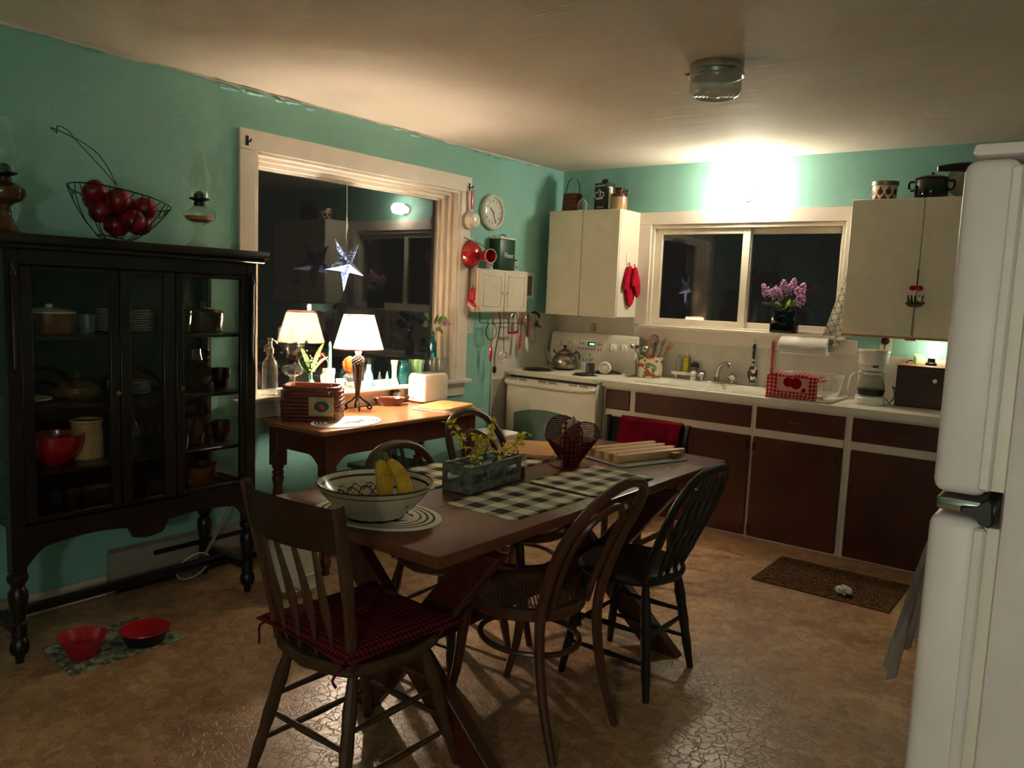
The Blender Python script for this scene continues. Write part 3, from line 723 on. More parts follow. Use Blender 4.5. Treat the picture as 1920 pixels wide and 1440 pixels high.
# black chair at the far end
t = thing('ladder_chair', 'black square-backed chair at the far table end with red towel', 'chair', (1.61, -1.70, 0), PI)
G().box(-.215, .215, -.21, .2, .425, .458, .01, 2).ob('seat', 'chair_black', t)
for s in (-1, 1):
    G().box(s*.2-.018, s*.2+.018, .155, .19, 0, .425, .003).ob('leg', 'chair_black', t)
    G().tube([(s*.215, -.215, 0), (s*.215, -.20, .43), (s*.235, -.225, .62), (s*.255, -.262, .81)], [.02, .022, .02, .018], 8, 4).ob('back_post', 'chair_black', t)
    G().box(s*.2-.01, s*.2+.01, -.2, .17, .2, .225, .002).ob('stretcher', 'chair_black', t)
G().sheet(lambda u, v: ((u-.5)*(.45+.05*v), -.222-.04*v-.015*math.sin(PI*u), .64+.16*v), 10, 3, .02).ob('top_rail', 'chair_black', t)
G().sheet(lambda u, v: ((u-.5)*.43, -.205-.012*v-.01*math.sin(PI*u), .52+.05*v), 10, 2, .016).ob('lower_rail', 'chair_black', t)
def twl(u, v):
    x = 1.45+.385*u; n = .003*math.sin(u*34)+.002*math.sin(u*61+1); s = v*2-1
    f = lambda z: -1.516+.25*(z-.62)+.012*math.sin(PI*u)
    if s < -.04: z = .812-.19*(-s-.04)/.96-.006*math.sin(u*5); return (x, f(z)+n, z)
    if s > .04: z = .812-.16*(s-.04)/.96; return (x, f(z)+.052+n, z)
    return (x, f(.812)+.052*(s+.04)/.08, .819)
tag(G().sheet(twl, 30, 26, .003).ob('dish_towel', 'fabric_red'), 'crimson towel hung over the black chair back', 'towel')

# ---------------------------------------------------------------- things on the dining table
check('mat_check', (232, 226, 200), (120, 122, 112), (38, 44, 40), 9.0, 9.0, .8, weave=150)
def placemat(label, x0, x1, y0, y1, rz, z=TZ):
    o = G().prism(rrect(x1-x0, y1-y0, .012, 3), 0, .003).ob('checked_placemat', 'mat_check')
    o.location = ((x0+x1)/2, (y0+y1)/2, z+.0003); o.rotation_euler.z = rz
    return tag(o, label, 'placemat', 'black and cream buffalo check placemats')
placemat('buffalo check placemat in front of the galvanised caddy', 1.875, 2.185, -3.475, -3.03, -.03)
placemat('buffalo check placemat at the napkin holder, near the bow-back chair', 1.90, 2.215, -3.00, -2.545, -.05, TZ+.0032)
placemat('buffalo check placemat behind the fruit bowl by the hoop-back chair', 1.395, 1.705, -3.37, -2.92, -.02)
placemat('buffalo check placemat partly under the pale chopping board', 1.40, 1.71, -2.89, -2.44, -.02)
# oval ringed placemats
def oval_mat(label, loc, rz, a, b, motif):
    m = NT('oval_mat_'+motif); m.set(.7, 0, .2); v = m.coords((1/a, 1/b, 1)); ln = m.new('ShaderNodeVectorMath'); ln.operation = 'LENGTH'
    sp0 = m.new('ShaderNodeSeparateXYZ'); m.link(v, sp0.inputs[0]); cb0 = m.new('ShaderNodeCombineXYZ'); m.link(sp0.outputs[0], cb0.inputs[0]); m.link(sp0.outputs[1], cb0.inputs[1]); m.link(cb0.outputs[0], ln.inputs[0])
    d = ln.outputs['Value']
    W_, K_ = (230, 222, 204), (44, 36, 32)
    ring = m.ramp(d, [(0, W_), (.66, K_), (.69, W_), (.76, K_), (.80, W_), (.86, K_), (.90, W_)], 'CONSTANT')
    n = m.noise(m.coords((1, 1.7, 1)), 7.5 if motif == 'floral' else 9, 1)
    inner = m.math('MULTIPLY', m.math('LESS_THAN', d, .56), m.math('GREATER_THAN', n, .56))
    m.col(m.mix(inner, ring, (40, 44, 48))); MATS['oval_mat_'+motif] = m.m
    o = G().prism([(a*math.cos(k*PI/28), b*math.sin(k*PI/28)) for k in range(56)], 0, .004).ob('oval_placemat', 'oval_mat_'+motif)
    o.location = loc; o.rotation_euler.z = rz
    return tag(o, label, 'placemat', 'oval placemats with black rings')
oval_mat('oval ringed placemat under the patterned fruit bowl', (1.80, -3.735, TZ+.0003), .12, .235, .165, 'bird')
oval_mat('oval ringed placemat at the front of the side table', (.435, -2.665, .7723), PI/2+.1, .22, .155, 'floral')
# patterned bowl
m = NT('bowl_pattern'); m.set(.16, 0, .5, .3); v = m.coords(); sp = m.new('ShaderNodeSeparateXYZ'); m.link(v, sp.inputs[0])
r2 = m.math('SQRT', m.math('ADD', m.math('MULTIPLY', sp.outputs[0], sp.outputs[0]), m.math('MULTIPLY', sp.outputs[1], sp.outputs[1])))
ang = m.math('ARCTAN2', sp.outputs[1], sp.outputs[0])
cmb = m.new('ShaderNodeCombineXYZ'); m.link(m.math('MULTIPLY', ang, 2.4), cmb.inputs[0]); m.link(m.math('MULTIPLY', r2, 22), cmb.inputs[1])
inm = None
for k_, ph, am, r0_ in ((9, 0, .016, .133), (9, PI, .016, .133), (18, .8, .008, .15), (18, 2.2, .008, .117)):
    q_ = m.math('ADD', m.math('MULTIPLY', m.math('SINE', m.math('ADD', m.math('MULTIPLY', ang, k_), ph)), am), r0_)
    l_ = m.math('LESS_THAN', m.math('ABSOLUTE', m.math('SUBTRACT', r2, q_)), .0026 if k_ == 9 else .0016); inm = l_ if inm is None else m.math('MAXIMUM', inm, l_)
dots = m.math('MULTIPLY', m.math('MULTIPLY', m.math('GREATER_THAN', r2, .108), m.math('LESS_THAN', r2, .162)), m.math('GREATER_THAN', m.noise(v, 62, 1), .66))
inm = m.math('MAXIMUM', inm, dots)
line = None
for rr_, w_ in ((.176, .0022), (.1, .0014)):
    l = m.math('LESS_THAN', m.math('ABSOLUTE', m.math('SUBTRACT', r2, rr_)), w_); line = l if line is None else m.math('MAXIMUM', line, l)
m.col(m.mix(m.math('MAXIMUM', inm, line), (212, 202, 182), (56, 44, 48))); MATS['bowl_pattern'] = m.m
m = NT('bowl_outside'); m.set(.16, 0, .5, .3); v = m.coords(); sp = m.new('ShaderNodeSeparateXYZ'); m.link(v, sp.inputs[0])
l = m.math('MAXIMUM', m.math('LESS_THAN', m.math('ABSOLUTE', m.math('SUBTRACT', sp.outputs[2], .096)), .0018), m.math('LESS_THAN', sp.outputs[2], .008))
m.col(m.mix(l, (206, 192, 172), (52, 44, 56))); MATS['bowl_outside'] = m.m
bw = thing('fruit_bowl', 'wide cream ceramic bowl with dark scrollwork holding bananas', 'bowl', (1.815, -3.762, TZ+.0045))
G().lathe([(0, .004), (.088, .004), (.092, 0), (.098, 0), (.1, .008), (.105, .016), (.14, .044), (.172, .081), (.19, .112)], 48).ob('outside', 'bowl_outside', bw)
G().lathe([(.186, .113), (.168, .083), (.135, .048), (.10, .024), (.05, .016), (0, .014)], 48).ob('inside', 'bowl_pattern', bw)
G().lathe([(.19, .112), (.191, .115), (.188, .117), (.186, .113)], 48).ob('rim', 'brown_glass', bw)
def banana(label, P, R):
    t = thing('banana', label, 'banana', tuple(P[0]), 0, 'bananas in the fruit bowl')
    P = [Vector(p)-Vector(P[0]) for p in P]
    Q = catmull(P, 6); n = len(Q); a, b = int(n*.74), int(n*.06)
    G().tube(Q[b:a+1], [R*.55, R*.9, R, R, R*.95, R*.8, R*.5], 7).ob('peel', 'banana', t)
    G().tube(Q[a:], [R*.5, R*.34, R*.30, R*.34], 7).ob('stalk', 'banana_tip', t)
    G().tube(Q[:b+1], [R*.3, R*.55], 7).ob('tip', 'banana_end', t)
    return t
banana('left banana leaning up out of the fruit bowl', [(1.905, -3.80, .795), (1.875, -3.772, .832), (1.84, -3.748, .875), (1.815, -3.735, .912), (1.80, -3.728, .938), (1.793, -3.725, .958)], .0275)
banana('right banana leaning up out of the fruit bowl', [(1.962, -3.775, .812), (1.935, -3.742, .848), (1.897, -3.722, .888), (1.858, -3.716, .916), (1.822, -3.716, .938), (1.80, -3.718, .957)], .0265)
# galvanised caddy with square jars and forsythia
CX, CY = 1.79, -3.165
t = thing('flower_caddy', 'galvanised metal caddy with cut-out windows on the dining table', 'caddy', (CX, CY, TZ+.0035), .04)
W2, L2, HC = .064, .17, .1
G().box(-W2, W2, -L2, L2, 0, .003).ob('bottom', 'galvanised', t)
def pierced(g, a0, a1, z0, z1, wins, put):
    xs = sorted({a0, a1, *[w for q in wins for w in q]})
    for p, q in zip(xs, xs[1:]):
        iswin = any(abs(p-w[0]) < 1e-6 for w in wins)
        if iswin: put(g, p, q, z0, z0+.03); put(g, p, q, z1-.03, z1)
        else: put(g, p, q, z0, z1)
    return g
for s in (-1, 1):
    g = pierced(G(), -L2, L2, .003, HC, [(-.15, -.06), (-.045, .045), (.06, .15)], lambda g, p, q, a, b: g.box(s*W2-.0012, s*W2+.0012, p, q, a, b))
    bmesh.ops.remove_doubles(g.bm, verts=g.bm.verts, dist=.0002); g.ob('side_panel', 'galvanised', t)
    g = pierced(G(), -W2+.001, W2-.001, .003, HC, [(-.04, .04)], lambda g, p, q, a, b: g.box(p, q, s*L2-.0012, s*L2+.0012, a, b))
    bmesh.ops.remove_doubles(g.bm, verts=g.bm.verts, dist=.0002); g.ob('end_panel', 'galvanised', t)
G().tube([(-W2, -L2, HC), (W2, -L2, HC), (W2, L2, HC), (-W2, L2, HC)], .0032, 6, closed=True).ob('wire_rim', 'galvanised', t)
G().tube([(W2-.02, L2, HC), (W2-.025, L2+.012, HC+.014), (W2-.04, L2+.012, HC+.016), (W2-.045, L2, HC)], .002, 6, 3).ob('ring_handle', 'iron_black', t)
for k, y in enumerate((-.105, 0, .105)):
    j = thing('square_jar', ('clear square glass jar at the near end of the caddy', 'clear square glass jar in the middle of the caddy holding twigs', 'clear square glass jar at the far end of the caddy')[k], 'jar', (CX-y*.04, CY+y, TZ+.0075), .04, 'square jars in the caddy')
    g = G()
    rings = [[g._v((x, yy, z)) for x, yy in rrect(w_, w_, .012, 3)] for w_, z in ((.088, 0), (.094, .008), (.094, .075), (.08, .085), (.07, .094), (.076, .101))]
    for A, B in zip(rings, rings[1:]):
        for q in range(len(A)): g._f([A[q], A[(q+1) % len(A)], B[(q+1) % len(A)], B[q]])
    g._f(rings[0][::-1]); g.ob('jar_body', 'jar_glass', j)
    g = G().tube([(x, y_, .101) for x, y_ in rrect(.078, .078, .014, 3)], .003, 6, closed=True); g.ob('lip', 'jar_glass', j)
def petal(g, c, d, L, w):
    c, d = Vector(c), Vector(d).normalized(); s = d.cross(Vector((.3, .2, 1))).normalized()*w; n = s.cross(d).normalized()
    a = c+d*L*.5+s+n*L*.12; b = c+d*L*.5-s+n*L*.12; e = c+d*L
    m1 = c+d*L*.5-n*L*.05
    v = [g._v(q) for q in (c, a, e, b, m1)]
    g._f([v[0], v[1], v[4]]); g._f([v[1], v[2], v[4]]); g._f([v[2], v[3], v[4]]); g._f([v[3], v[0], v[4]])
fs = thing('forsythia_sprig', 'yellow forsythia twigs standing in the middle square jar', 'flowers', (CX, CY-.02, TZ+.012))
rnd = random.Random(3)
for (tip, nb) in (((-.10, -.08, .235), 4), ((-.03, .005, .19), 4), ((.12, .16, .20), 5), ((.02, .06, .235), 4), ((.01, -.05, .13), 3)):
    P = catmull([(0, 0, .0), (tip[0]*.25, tip[1]*.25, tip[2]*.42), (tip[0]*.6+.008, tip[1]*.6, tip[2]*.72), tip], 5)
    tw = G().tube(P, [.0028, .0022, .0014], 5).ob('twig', 'twig', fs)
    for k in range(nb):
        f = P[int(len(P)*(.5+.5*(k+.6)/nb))-1]
        for q in range(2 if k % 2 else 1):
            g = G(); c = f+Vector((rnd.uniform(-.008, .008), rnd.uniform(-.008, .008), rnd.uniform(-.004, .006))); ax = Vector((rnd.uniform(-1, 1), rnd.uniform(-1, .3), rnd.uniform(-.8, .6))).normalized(); s1 = ax.orthogonal().normalized(); s2 = ax.cross(s1)
            for pi_ in range(4):
                a = pi_*PI/2+k; petal(g, c, ax*.45+s1*math.cos(a)+s2*math.sin(a), .034, .0105)
            g.ob('blossom', 'forsythia', tw)
# shakers
def shaker(label, x, y, fill):
    t = thing('wooden_top_shaker', label, 'shaker', (x, y, TZ+.0006), 0, 'glass shakers with wooden tops')
    G().lathe([(0, .0), (.021, 0), (.0225, .006), (.0205, .03), (.016, .055), (.0175, .066), (.018, .07)], 18).ob('glass_body', 'clear_glass', t)
    G().lathe([(0, .003), (.018, .003), (.0165, .03), (.014, .04), (0, .04)], 14).ob('contents', fill, t)
    G().lathe([(0, .068), (.02, .068), (.0215, .072), (.0215, .092), (.019, .097), (0, .098)], 18).ob('wooden_cap', 'board_pale', t)
shaker('salt shaker with wooden top next to the caddy', 1.742, -2.955, 'enamel_white'); shaker('pepper shaker with wooden top beside the napkin holder', 1.80, -2.925, 'twig')
# napkin holder
NX, NY, NZ = 1.835, -2.60, TZ+.0006
t = thing('napkin_holder', 'maroon perforated metal fan-shaped napkin holder on the table', 'napkin holder', (NX, NY, NZ), 1.15)
G().prism([(-.075, -.065), (.075, -.065), (.085, 0), (.075, .065), (-.075, .065), (-.085, 0)], 0, .004).ob('base', 'maroon_metal', t)
m = NT('perforated_maroon'); v = m.coords(rot=(0, 0, 0)); sp = m.new('ShaderNodeSeparateXYZ'); m.link(v, sp.inputs[0])
hx = m.math('SUBTRACT', m.math('FRACT', m.math('MULTIPLY', sp.outputs[0], 115)), .5); hz = m.math('SUBTRACT', m.math('FRACT', m.math('MULTIPLY', sp.outputs[2], 115)), .5)
hol = m.math('LESS_THAN', m.math('ADD', m.math('MULTIPLY', hx, hx), m.math('MULTIPLY', hz, hz)), .115)
m.b.inputs['Base Color'].default_value = lin((112, 14, 30)); m.set(.35)
tr = m.new('ShaderNodeBsdfTransparent'); mx = m.new('ShaderNodeMixShader'); m.link(hol, mx.inputs[0]); m.link(m.b.outputs[0], mx.inputs[1]); m.link(tr.outputs[0], mx.inputs[2]); m.link(mx.outputs[0], m.out.inputs[0]); MATS['perforated_maroon'] = m.m
for s in (-1, 1):
    lean = lambda z: s*(.012+.42*max(0, z-.01))
    g = G(); fan = [(-.028, .0), (.028, .0), (.10, .125)]+[(.10*math.cos(a*PI/12), .125+.085*math.sin(a*PI/12)) for a in range(1, 12)]+[(-.10, .125)]
    c = g._v((0, lean(.1), .1)); vs = [g._v((x, lean(z), z+.002)) for x, z in fan]
    for k in range(len(vs)): g._f([c, vs[k], vs[(k+1) % len(vs)]])
    bmesh.ops.solidify(g.bm, geom=g.bm.faces[:], thickness=.0016)
    p_ = g.ob('fan_panel', 'perforated_maroon', t)
    G().tube([(x, lean(z), z+.002) for x, z in fan], .0032, 6, closed=True).ob('panel_rim', 'maroon_metal', p_)
for s in (-1, 1):
    g = G(); ly = lambda z: .012+.42*max(0, z-.01)
    g.quad((s*.028, -ly(0), .003), (s*.098, -ly(.122), .122), (s*.06, 0, .095), (s*.098, ly(.122), .122), (s*.028, ly(0), .003))
    bmesh.ops.solidify(g.bm, geom=g.bm.faces[:], thickness=.002); g.ob('end_panel', 'maroon_metal', t)
for k, (dy, h, mat, lab) in enumerate(((-.012, .225, 'paper', 'white folded paper napkin standing in the maroon holder'), (.010, .215, 'napkin_print', 'red-printed paper napkin standing in the maroon holder'))):
    if mat == 'napkin_print': check('napkin_print', (222, 210, 200), (176, 120, 110), (124, 34, 36), 45, 45, ax=('X', 'Z'))
    def nap(u, v, k=k, dy=dy, h=h): return ((u-.5)*(.10-.05*v*(k == 0))+.012*(k*2-1), dy+.006*math.sin(6*u+3*v)+.01*v*(1-2*k)*-1, .006+h*v*(1-.12*abs(u-.5)*2))
    o = G().sheet(nap, 8, 8, .004).ob('napkin', mat); o.location = (NX, NY, NZ+.004); o.rotation_euler.z = 1.15
    o.data.transform(T(0, 0, 0)); tag(o, lab, 'napkin', 'napkins in the holder')
# boards
def board(label, mat, loc, rz, w_, d_, h_, r=.02, name='chopping_board'):
    o = G().prism(rrect(w_, d_, r, 4), 0, h_, None, .003).ob(name, mat); o.location = loc; o.rotation_euler.z = rz
    return tag(o, label, 'board')
board('pale wooden chopping board on the left side of the dining table', 'board_light', (1.52, -2.475, TZ+.0036), .55, .25, .36, .018, .03)
board('grey glass worktop saver under the striped wooden board', 'tray_grey', (1.955, -2.22, TZ+.0004), -.33, .30, .43, .006, .03, 'glass_board')
sb = thing('striped_board', 'shaped serving board of light and dark wood strips, on glass board', 'board', (1.93, -2.19, TZ+.007), -.33+PI/2)
for k in range(7):
    y0 = -.115+k*.033; dk = k % 2
    x1 = .20+(.0 if dk else .035)*(1 if k in (0, 2, 4, 6) else 0)
    G().prism([(-.2, y0), (x1-.016, y0), (x1, y0+.008), (x1, y0+.025), (x1-.016, y0+.033), (-.2, y0+.033)], 0, .034, None, .002).ob('wood_strip', 'board_pale' if not dk else 'board_mid', sb)
for (x, y) in ((-.16, -.09), (-.16, .09), (.16, -.09), (.16, .09)): pass
G().box(.12, .17, -.15, -.117, .004, .026, .002).ob('handle_tab', 'board_mid', sb)
G().lathe([(.0, 0), (.016, 0), (.017, .004), (.016, .008), (0, .009)], 16, (-.17, .06, .034)).ob('knob', 'board_pale', sb)
# basin on the hoop-back chair
t = thing('enamel_basin', 'white enamel basin with black rim on the hoop-back chair seat', 'basin', (1.66, -3.22, .4355))
G().lathe([(0, 0), (.085, 0), (.1, .008), (.135, .06), (.14, .064), (.132, .06), (.098, .012), (.08, .004), (0, .004)], 36).ob('bowl', 'enamel_white', t)
G().tube([(.14*math.cos(a*PI/18), .14*math.sin(a*PI/18), .064) for a in range(36)], .004, 6, closed=True).ob('rim', 'black_glaze', t)

# ---------------------------------------------------------------- china cabinet
CT = 1.648
t = thing('china_cabinet', 'tall almost black antique china cabinet with glass doors', 'cabinet', (.26, -3.79, 0))
Y0, Y1, X0, X1 = -4.335, -3.262, .045, .465
G().box(.02, .505, -4.39, -3.215, 1.612, CT, .006, 2).ob('top', 'china_wood', t, True)
G().box(.03, .49, -4.375, -3.23, 1.592, 1.612, .005).ob('cornice', 'china_wood', t, True)
G().box(X0, X0+.012, Y0+.04, Y1-.04, .50, 1.592).ob('back_panel', 'china_wood', t, True)
for y in (Y0, Y1-.052):
    for x in (X0, X1-.052):
        G().box(x, x+.052, y, y+.052, .36, 1.592, .003).ob('post', 'china_post', t, True)
        cx, cy = x+.026, y+.026
        g = G().lathe([(.026, .36), (.036, .352), (.038, .335), (.028, .318), (.022, .305), (.034, .285), (.036, .26), (.026, .19), (.022, .165), (.028, .158), (.028, .105), (.022, .1), (.032, .085), (.036, .062), (.03, .04), (.018, .03), (.014, .0), (0, 0)], 18, (cx, cy, 0))
        g.ob('turned_leg', 'china_post', t, True)
for y in (Y0+.026, Y1-.026): G().box(X0+.03, X1-.03, y-.02, y+.02, .115, .15, .004).ob('side_stretcher', 'china_wood', t, True)
G().box(.235, .275, Y0+.03, Y1-.03, .116, .149, .004).ob('long_stretcher', 'china_wood', t, True)
def scallop(y):
    u = (y-(Y0+.05))/(Y1-Y0-.1)
    z = .43+.035*abs(math.sin(2*PI*(u-.5)))**.8
    c = abs(u-.5)
    if c < .09: z = .395+.02*(c/.09)**2+.03*(c > .07)
    if c > .44: z -= .05*(c-.44)/.06
    return z
N = 44; ys = [Y0+.05+(Y1-Y0-.1)*i/N for i in range(N+1)]
G().prism([(y, scallop(y)) for y in ys]+[(Y1-.05, .54), (Y0+.05, .54)], X1-.02, X1, Matrix(((0, 0, 1, 0), (1, 0, 0, 0), (0, 1, 0, 0), (0, 0, 0, 1)))).ob('scalloped_apron', 'china_wood', t, True)
for z, th in ((.515, .02), (.722, .015), (.977, .015), (1.248, .015)):
    G().box(X0+.012, X1-.03, Y0+.03, Y1-.03, z, z+th, .002).ob('shelf', 'china_wood', t, True)
G().box(X1-.035, X1, Y0+.052, Y1-.052, 1.535, 1.592, .003).ob('top_rail', 'china_wood', t, True)
def cab_door(ya, yb, ga, gb, kn):
    g = ring_frame(G(), 'Y', ya, yb, .548, 1.532, X1-.024, X1-.002, ga-ya, yb-gb, .02, .02)
    d = g.ob('door', 'china_wood', t, True)
    G().box(X1-.015, X1-.012, ga, gb, .565, 1.515).ob('door_glass', 'cabinet_glass', d, True)
    if kn: G().lathe([(.006, 0), (.006, .012), (.011, .016), (.011, .022), (0, .026)], 12, M=T(X1-.002, kn, 1.03) @ RY(PI/2)).ob('knob', 'brass', d, True)
cab_door(-4.282, -3.912, -4.24, -3.95, -3.93)
cab_door(-3.908, -3.668, -3.865, -3.722, None)
cab_door(-3.664, -3.315, -3.628, -3.344, -3.648)
for y in (Y0+.02, Y1-.032):
    g = ring_frame(G(), 'X', X0+.052, X1-.052, .535, 1.592, y, y+.012, .012, .012, .06, .02); s_ = g.ob('side_frame', 'china_wood', t, True)
    G().box(X0+.064, X1-.064, y+.004, y+.007, .555, 1.532).ob('side_glass', 'cabinet_glass', s_, True)
for y in (Y0+.026, Y1-.026):
    G().lathe([(0, 1.545), (.008, 1.54), (.005, 1.525), (.011, 1.51), (.014, 1.495), (.008, 1.485), (.0085, 1.3), (.006, 1.17), (.010, 1.15), (0, 1.13)], 12, (X1+.006, y, 0)).ob('applied_column', 'china_post', t, True)
tag(G().prism([(-.02+.30*u, v) for u, v in ((0, -.16), (.9, -.2), (1.0, .05), (.85, .28), (.1, .25))], 0, .003, T(.13, -3.86, CT)).ob('cabinet_runner', 'dark_lining'), 'dark cloth runner lying on the china cabinet under the apples', 'cloth')

# ---------------------------------------------------------------- on the china cabinet
def oil_lamp(label, loc, k, body, fuel, group='oil lamps'):
    t = thing('oil_lamp', label, 'oil lamp', loc, 0, group)
    G(S(k, k, k)).lathe([(0, 0), (.062, 0), (.064, .006), (.05, .02), (.03, .045), (.022, .075), (.024, .085), (.019, .095), (.022, .108), (.032, .115), (.062, .128), (.073, .15), (.07, .172), (.05, .188), (.028, .194), (.024, .2)], 28).ob('font', body, t)
    if fuel: G(S(k, k, k)).lathe([(0, .12), (.03, .122), (.058, .133), (.066, .148), (.0, .148)], 24).ob('fuel', fuel, t)
    G(S(k, k, k)).lathe([(0, .196), (.026, .196), (.026, .212), (.02, .216), (.045, .225), (.046, .231), (.026, .232), (.024, .25), (.012, .262), (0, .264)], 20).ob('burner', 'iron_black', t)
    G(S(k, k, k)).lathe([(.042, .232), (.042, .255), (.036, .262), (.046, .285), (.051, .31), (.046, .335), (.03, .37), (.023, .40), (.022, .425), (.025, .435), (.028, .44)], 28).ob('chimney', 'clear_glass', t)
    return t
oil_lamp('clear glass oil lamp with orange oil on the china cabinet', (.30, -3.452, CT), .99, 'clear_glass', 'amber_fuel')
oil_lamp('amber glass oil lamp at the left end of the china cabinet', (.30, -4.262, CT), 1.0, 'honey_glass', None)
BX, BY, BZ = .285, -3.845, CT+.003
t = thing('wire_basket', 'black wire hanging basket tipped on the china cabinet, full of apples', 'basket', (BX, BY, BZ))
tilt = RX(-.18)
def ringp(r, z, n=36): return [tilt @ Vector((r*math.cos(2*PI*k/n), r*math.sin(2*PI*k/n), z)) for k in range(n)]
G().tube(ringp(.2, .19), .0028, 6, closed=True).ob('rim_wire', 'iron_black', t)
G().tube([(p.x, p.y, max(p.z, .003)) for p in ringp(.062, .012)], .0026, 6, closed=True).ob('base_wire', 'iron_black', t)
for k in range(10):
    a = 2*PI*k/10
    P = [tilt @ Vector((r*math.cos(a+da), r*math.sin(a+da), z)) for r, z, da in ((.062, .012, 0), (.115, .06, .06), (.165, .125, .0), (.2, .19, -.05))]
    P[0].z = max(P[0].z, .003); G().tube(P, .0022, 6, 4).ob('rib_wire', 'iron_black', t)
    P = [tilt @ Vector((r*math.cos(a+da), r*math.sin(a+da), z)) for r, z, da in ((.2, .19, .1), (.187, .165, .16), (.178, .15, .26), (.187, .165, .36), (.2, .19, .42))]
    G().tube(P, .0018, 5, 3).ob('loop_wire', 'iron_black', t)
for s in (-1, 1):
    G().tube([(0, .02, .235), (.02*s+.0, -.02, .29), (.035*s, -.075, .35), (.012*s, -.135, .392), (0, -.15, .40), (.028*s, -.185, .42), (.03*s, -.225, .43), (0, -.215, .408)], .002, 6, 5).ob('handle_wire', 'iron_black', t)
ar = random.Random(11); k = 0
apple_spots = [(0, 0, .07), (.075, .035, .095), (-.07, .03, .10), (.02, -.08, .105), (.02, .09, .10), (.0, .0, .155), (.095, -.05, .16), (-.085, -.06, .165), (.055, .085, .165), (-.055, .09, .16), (.01, -.11, .18)]
words = ['at the bottom of the wire basket', 'low front in the wire basket', 'low back in the wire basket', 'low left in the wire basket', 'low right in the wire basket', 'in the middle of the wire basket heap', 'front left of the basket heap', 'back left of the basket heap', 'front right of the basket heap', 'back right of the basket heap', 'leftmost on top of the basket heap']
for (x, y, z), wd in zip(apple_spots, words):
    r = ar.uniform(.046, .051); p = tilt @ Vector((x, y, z))
    a = thing('apple', 'dark red apple '+wd, 'apple', (BX+p.x, BY+p.y, BZ+p.z), ar.uniform(0, 6), 'apples in the wire basket')
    prof = [(r*s_*(1.05), r*c_) for s_, c_ in ((0, -.82), (.3, -.92), (.62, -.78), (.9, -.35), (1.0, .1), (.9, .5), (.65, .8), (.35, .92), (.12, .84), (0, .72))]
    R_ = RX(ar.uniform(-.9, .9)) @ RY(ar.uniform(-.9, .9))
    G(R_).lathe(prof, 16).ob('fruit', 'apple_red', a); G(R_).tube([(0, 0, r*.7), (.002, 0, r*.9), (.006, .002, r*1.12)], .0016, 5).ob('stem', 'twig', a)

# ---------------------------------------------------------------- crockery in the china cabinet
def pot(name, label, cat, loc, prof, mat, group=None, handle=None, hm=None, n=28, rz=0, lid=None, lm=None, knob=None, sx=1., sy=1.):
    t = thing(name, label, cat, loc, rz, group)
    G().lathe(prof, n, sx=sx, sy=sy).ob('body', mat, t)
    for hp in (handle or []): G().tube(hp[0], hp[1], 8, 4).ob('handle', hm or mat, t)
    if lid:
        l = G().lathe(lid, n, sx=sx, sy=sy).ob('lid', lm or mat, t)
        if knob: G().lathe(knob, 14).ob('knob', lm or mat, l)
    return t
def vessel(r0, r1, h, th=.004, foot=0.): return [(0, foot), (r0*.9, foot), (r0, 0 if foot else .004), (r0+(r1-r0)*.45, h*.35), (r1-(r1-r0)*.1, h*.75), (r1, h), (r1-th, h), (r1-(r1-r0)*.1-th, h*.75), (r0-th, .008+foot), (0, .008+foot)]
def earh(r, z, k=.022, s=1, w=.02): return ([(s*(r-.002), -w, z), (s*(r+k*.8), -w, z), (s*(r+k), 0, z), (s*(r+k*.8), w, z), (s*(r-.002), w, z)], .005)
def mugh(r, z0, z1, k=.03): return ([(r-.002, 0, z1), (r+k*.7, 0, z1), (r+k, 0, (z0+z1)/2), (r+k*.6, 0, z0), (r-.002, 0, z0)], .005)
ORD = ['lowest', 'second', 'third', 'fourth', 'fifth', 'sixth', 'seventh', 'eighth', 'ninth']
S1, S2, S3, S4 = 1.2635, .9925, .7375, .5355
pot('lidded_casserole', 'brown casserole with pale lid on the cabinet top shelf, left', 'casserole', (.27, -4.10, S1), vessel(.085, .098, .085), 'rust_pot', handle=[earh(.09, .07, s=1), earh(.09, .07, s=-1)], rz=PI/2, lid=[(.1, .086), (.102, .09), (.07, .1), (.02, .107), (0, .108)], lm='white_glaze', knob=[(0, .106), (.012, .108), (.016, .118), (0, .124)])
pl = lambda lab, loc, M, r=.11, grp=None, mat='white_glaze': tag((lambda o: (setattr(o, 'location', loc), o)[1])(G(M).lathe([(0, .004), (r*.6, .004), (r*.66, .006), (r, .018), (r-.001, .021), (r*.64, .009), (0, .007)], 32).ob('plate', mat)), lab, 'plate', grp)
for k in range(9):
    o = G().lathe([(0, 0), (.07, 0), (.075, .003), (.115, .013), (.114, .016), (.074, .006), (0, .004)], 30).ob('stacked_plate', 'panel_grey'); o.location = (.24, -3.775, S1+k*.0105)
    tag(o, ORD[k]+' plate from the bottom of the grey dinner plate stack in the cabinet', 'plate', 'stacked plates in the china cabinet')
pot('tumbler', 'small glass tumbler beside the pale-lidded casserole', 'glass', (.30, -3.965, S1), [(0, .003), (.026, .003), (.028, 0), (.033, .08), (.031, .08), (.026, .006), (0, .006)], 'clear_glass')
pot('gilt_dish', 'gold glass butter dish with domed lid and ball knob on the second shelf', 'dish', (.28, -4.00, S2), vessel(.06, .10, .03), 'amber_glass', lid=[(.09, .03), (.085, .05), (.05, .075), (0, .085)], lm='honey_glass', knob=[(0, .084), (.008, .086), (.013, .098), (.008, .11), (0, .112)])
pl('pale shallow plate on the second cabinet shelf, far left', (.28, -4.19, S2), Matrix(), .085)
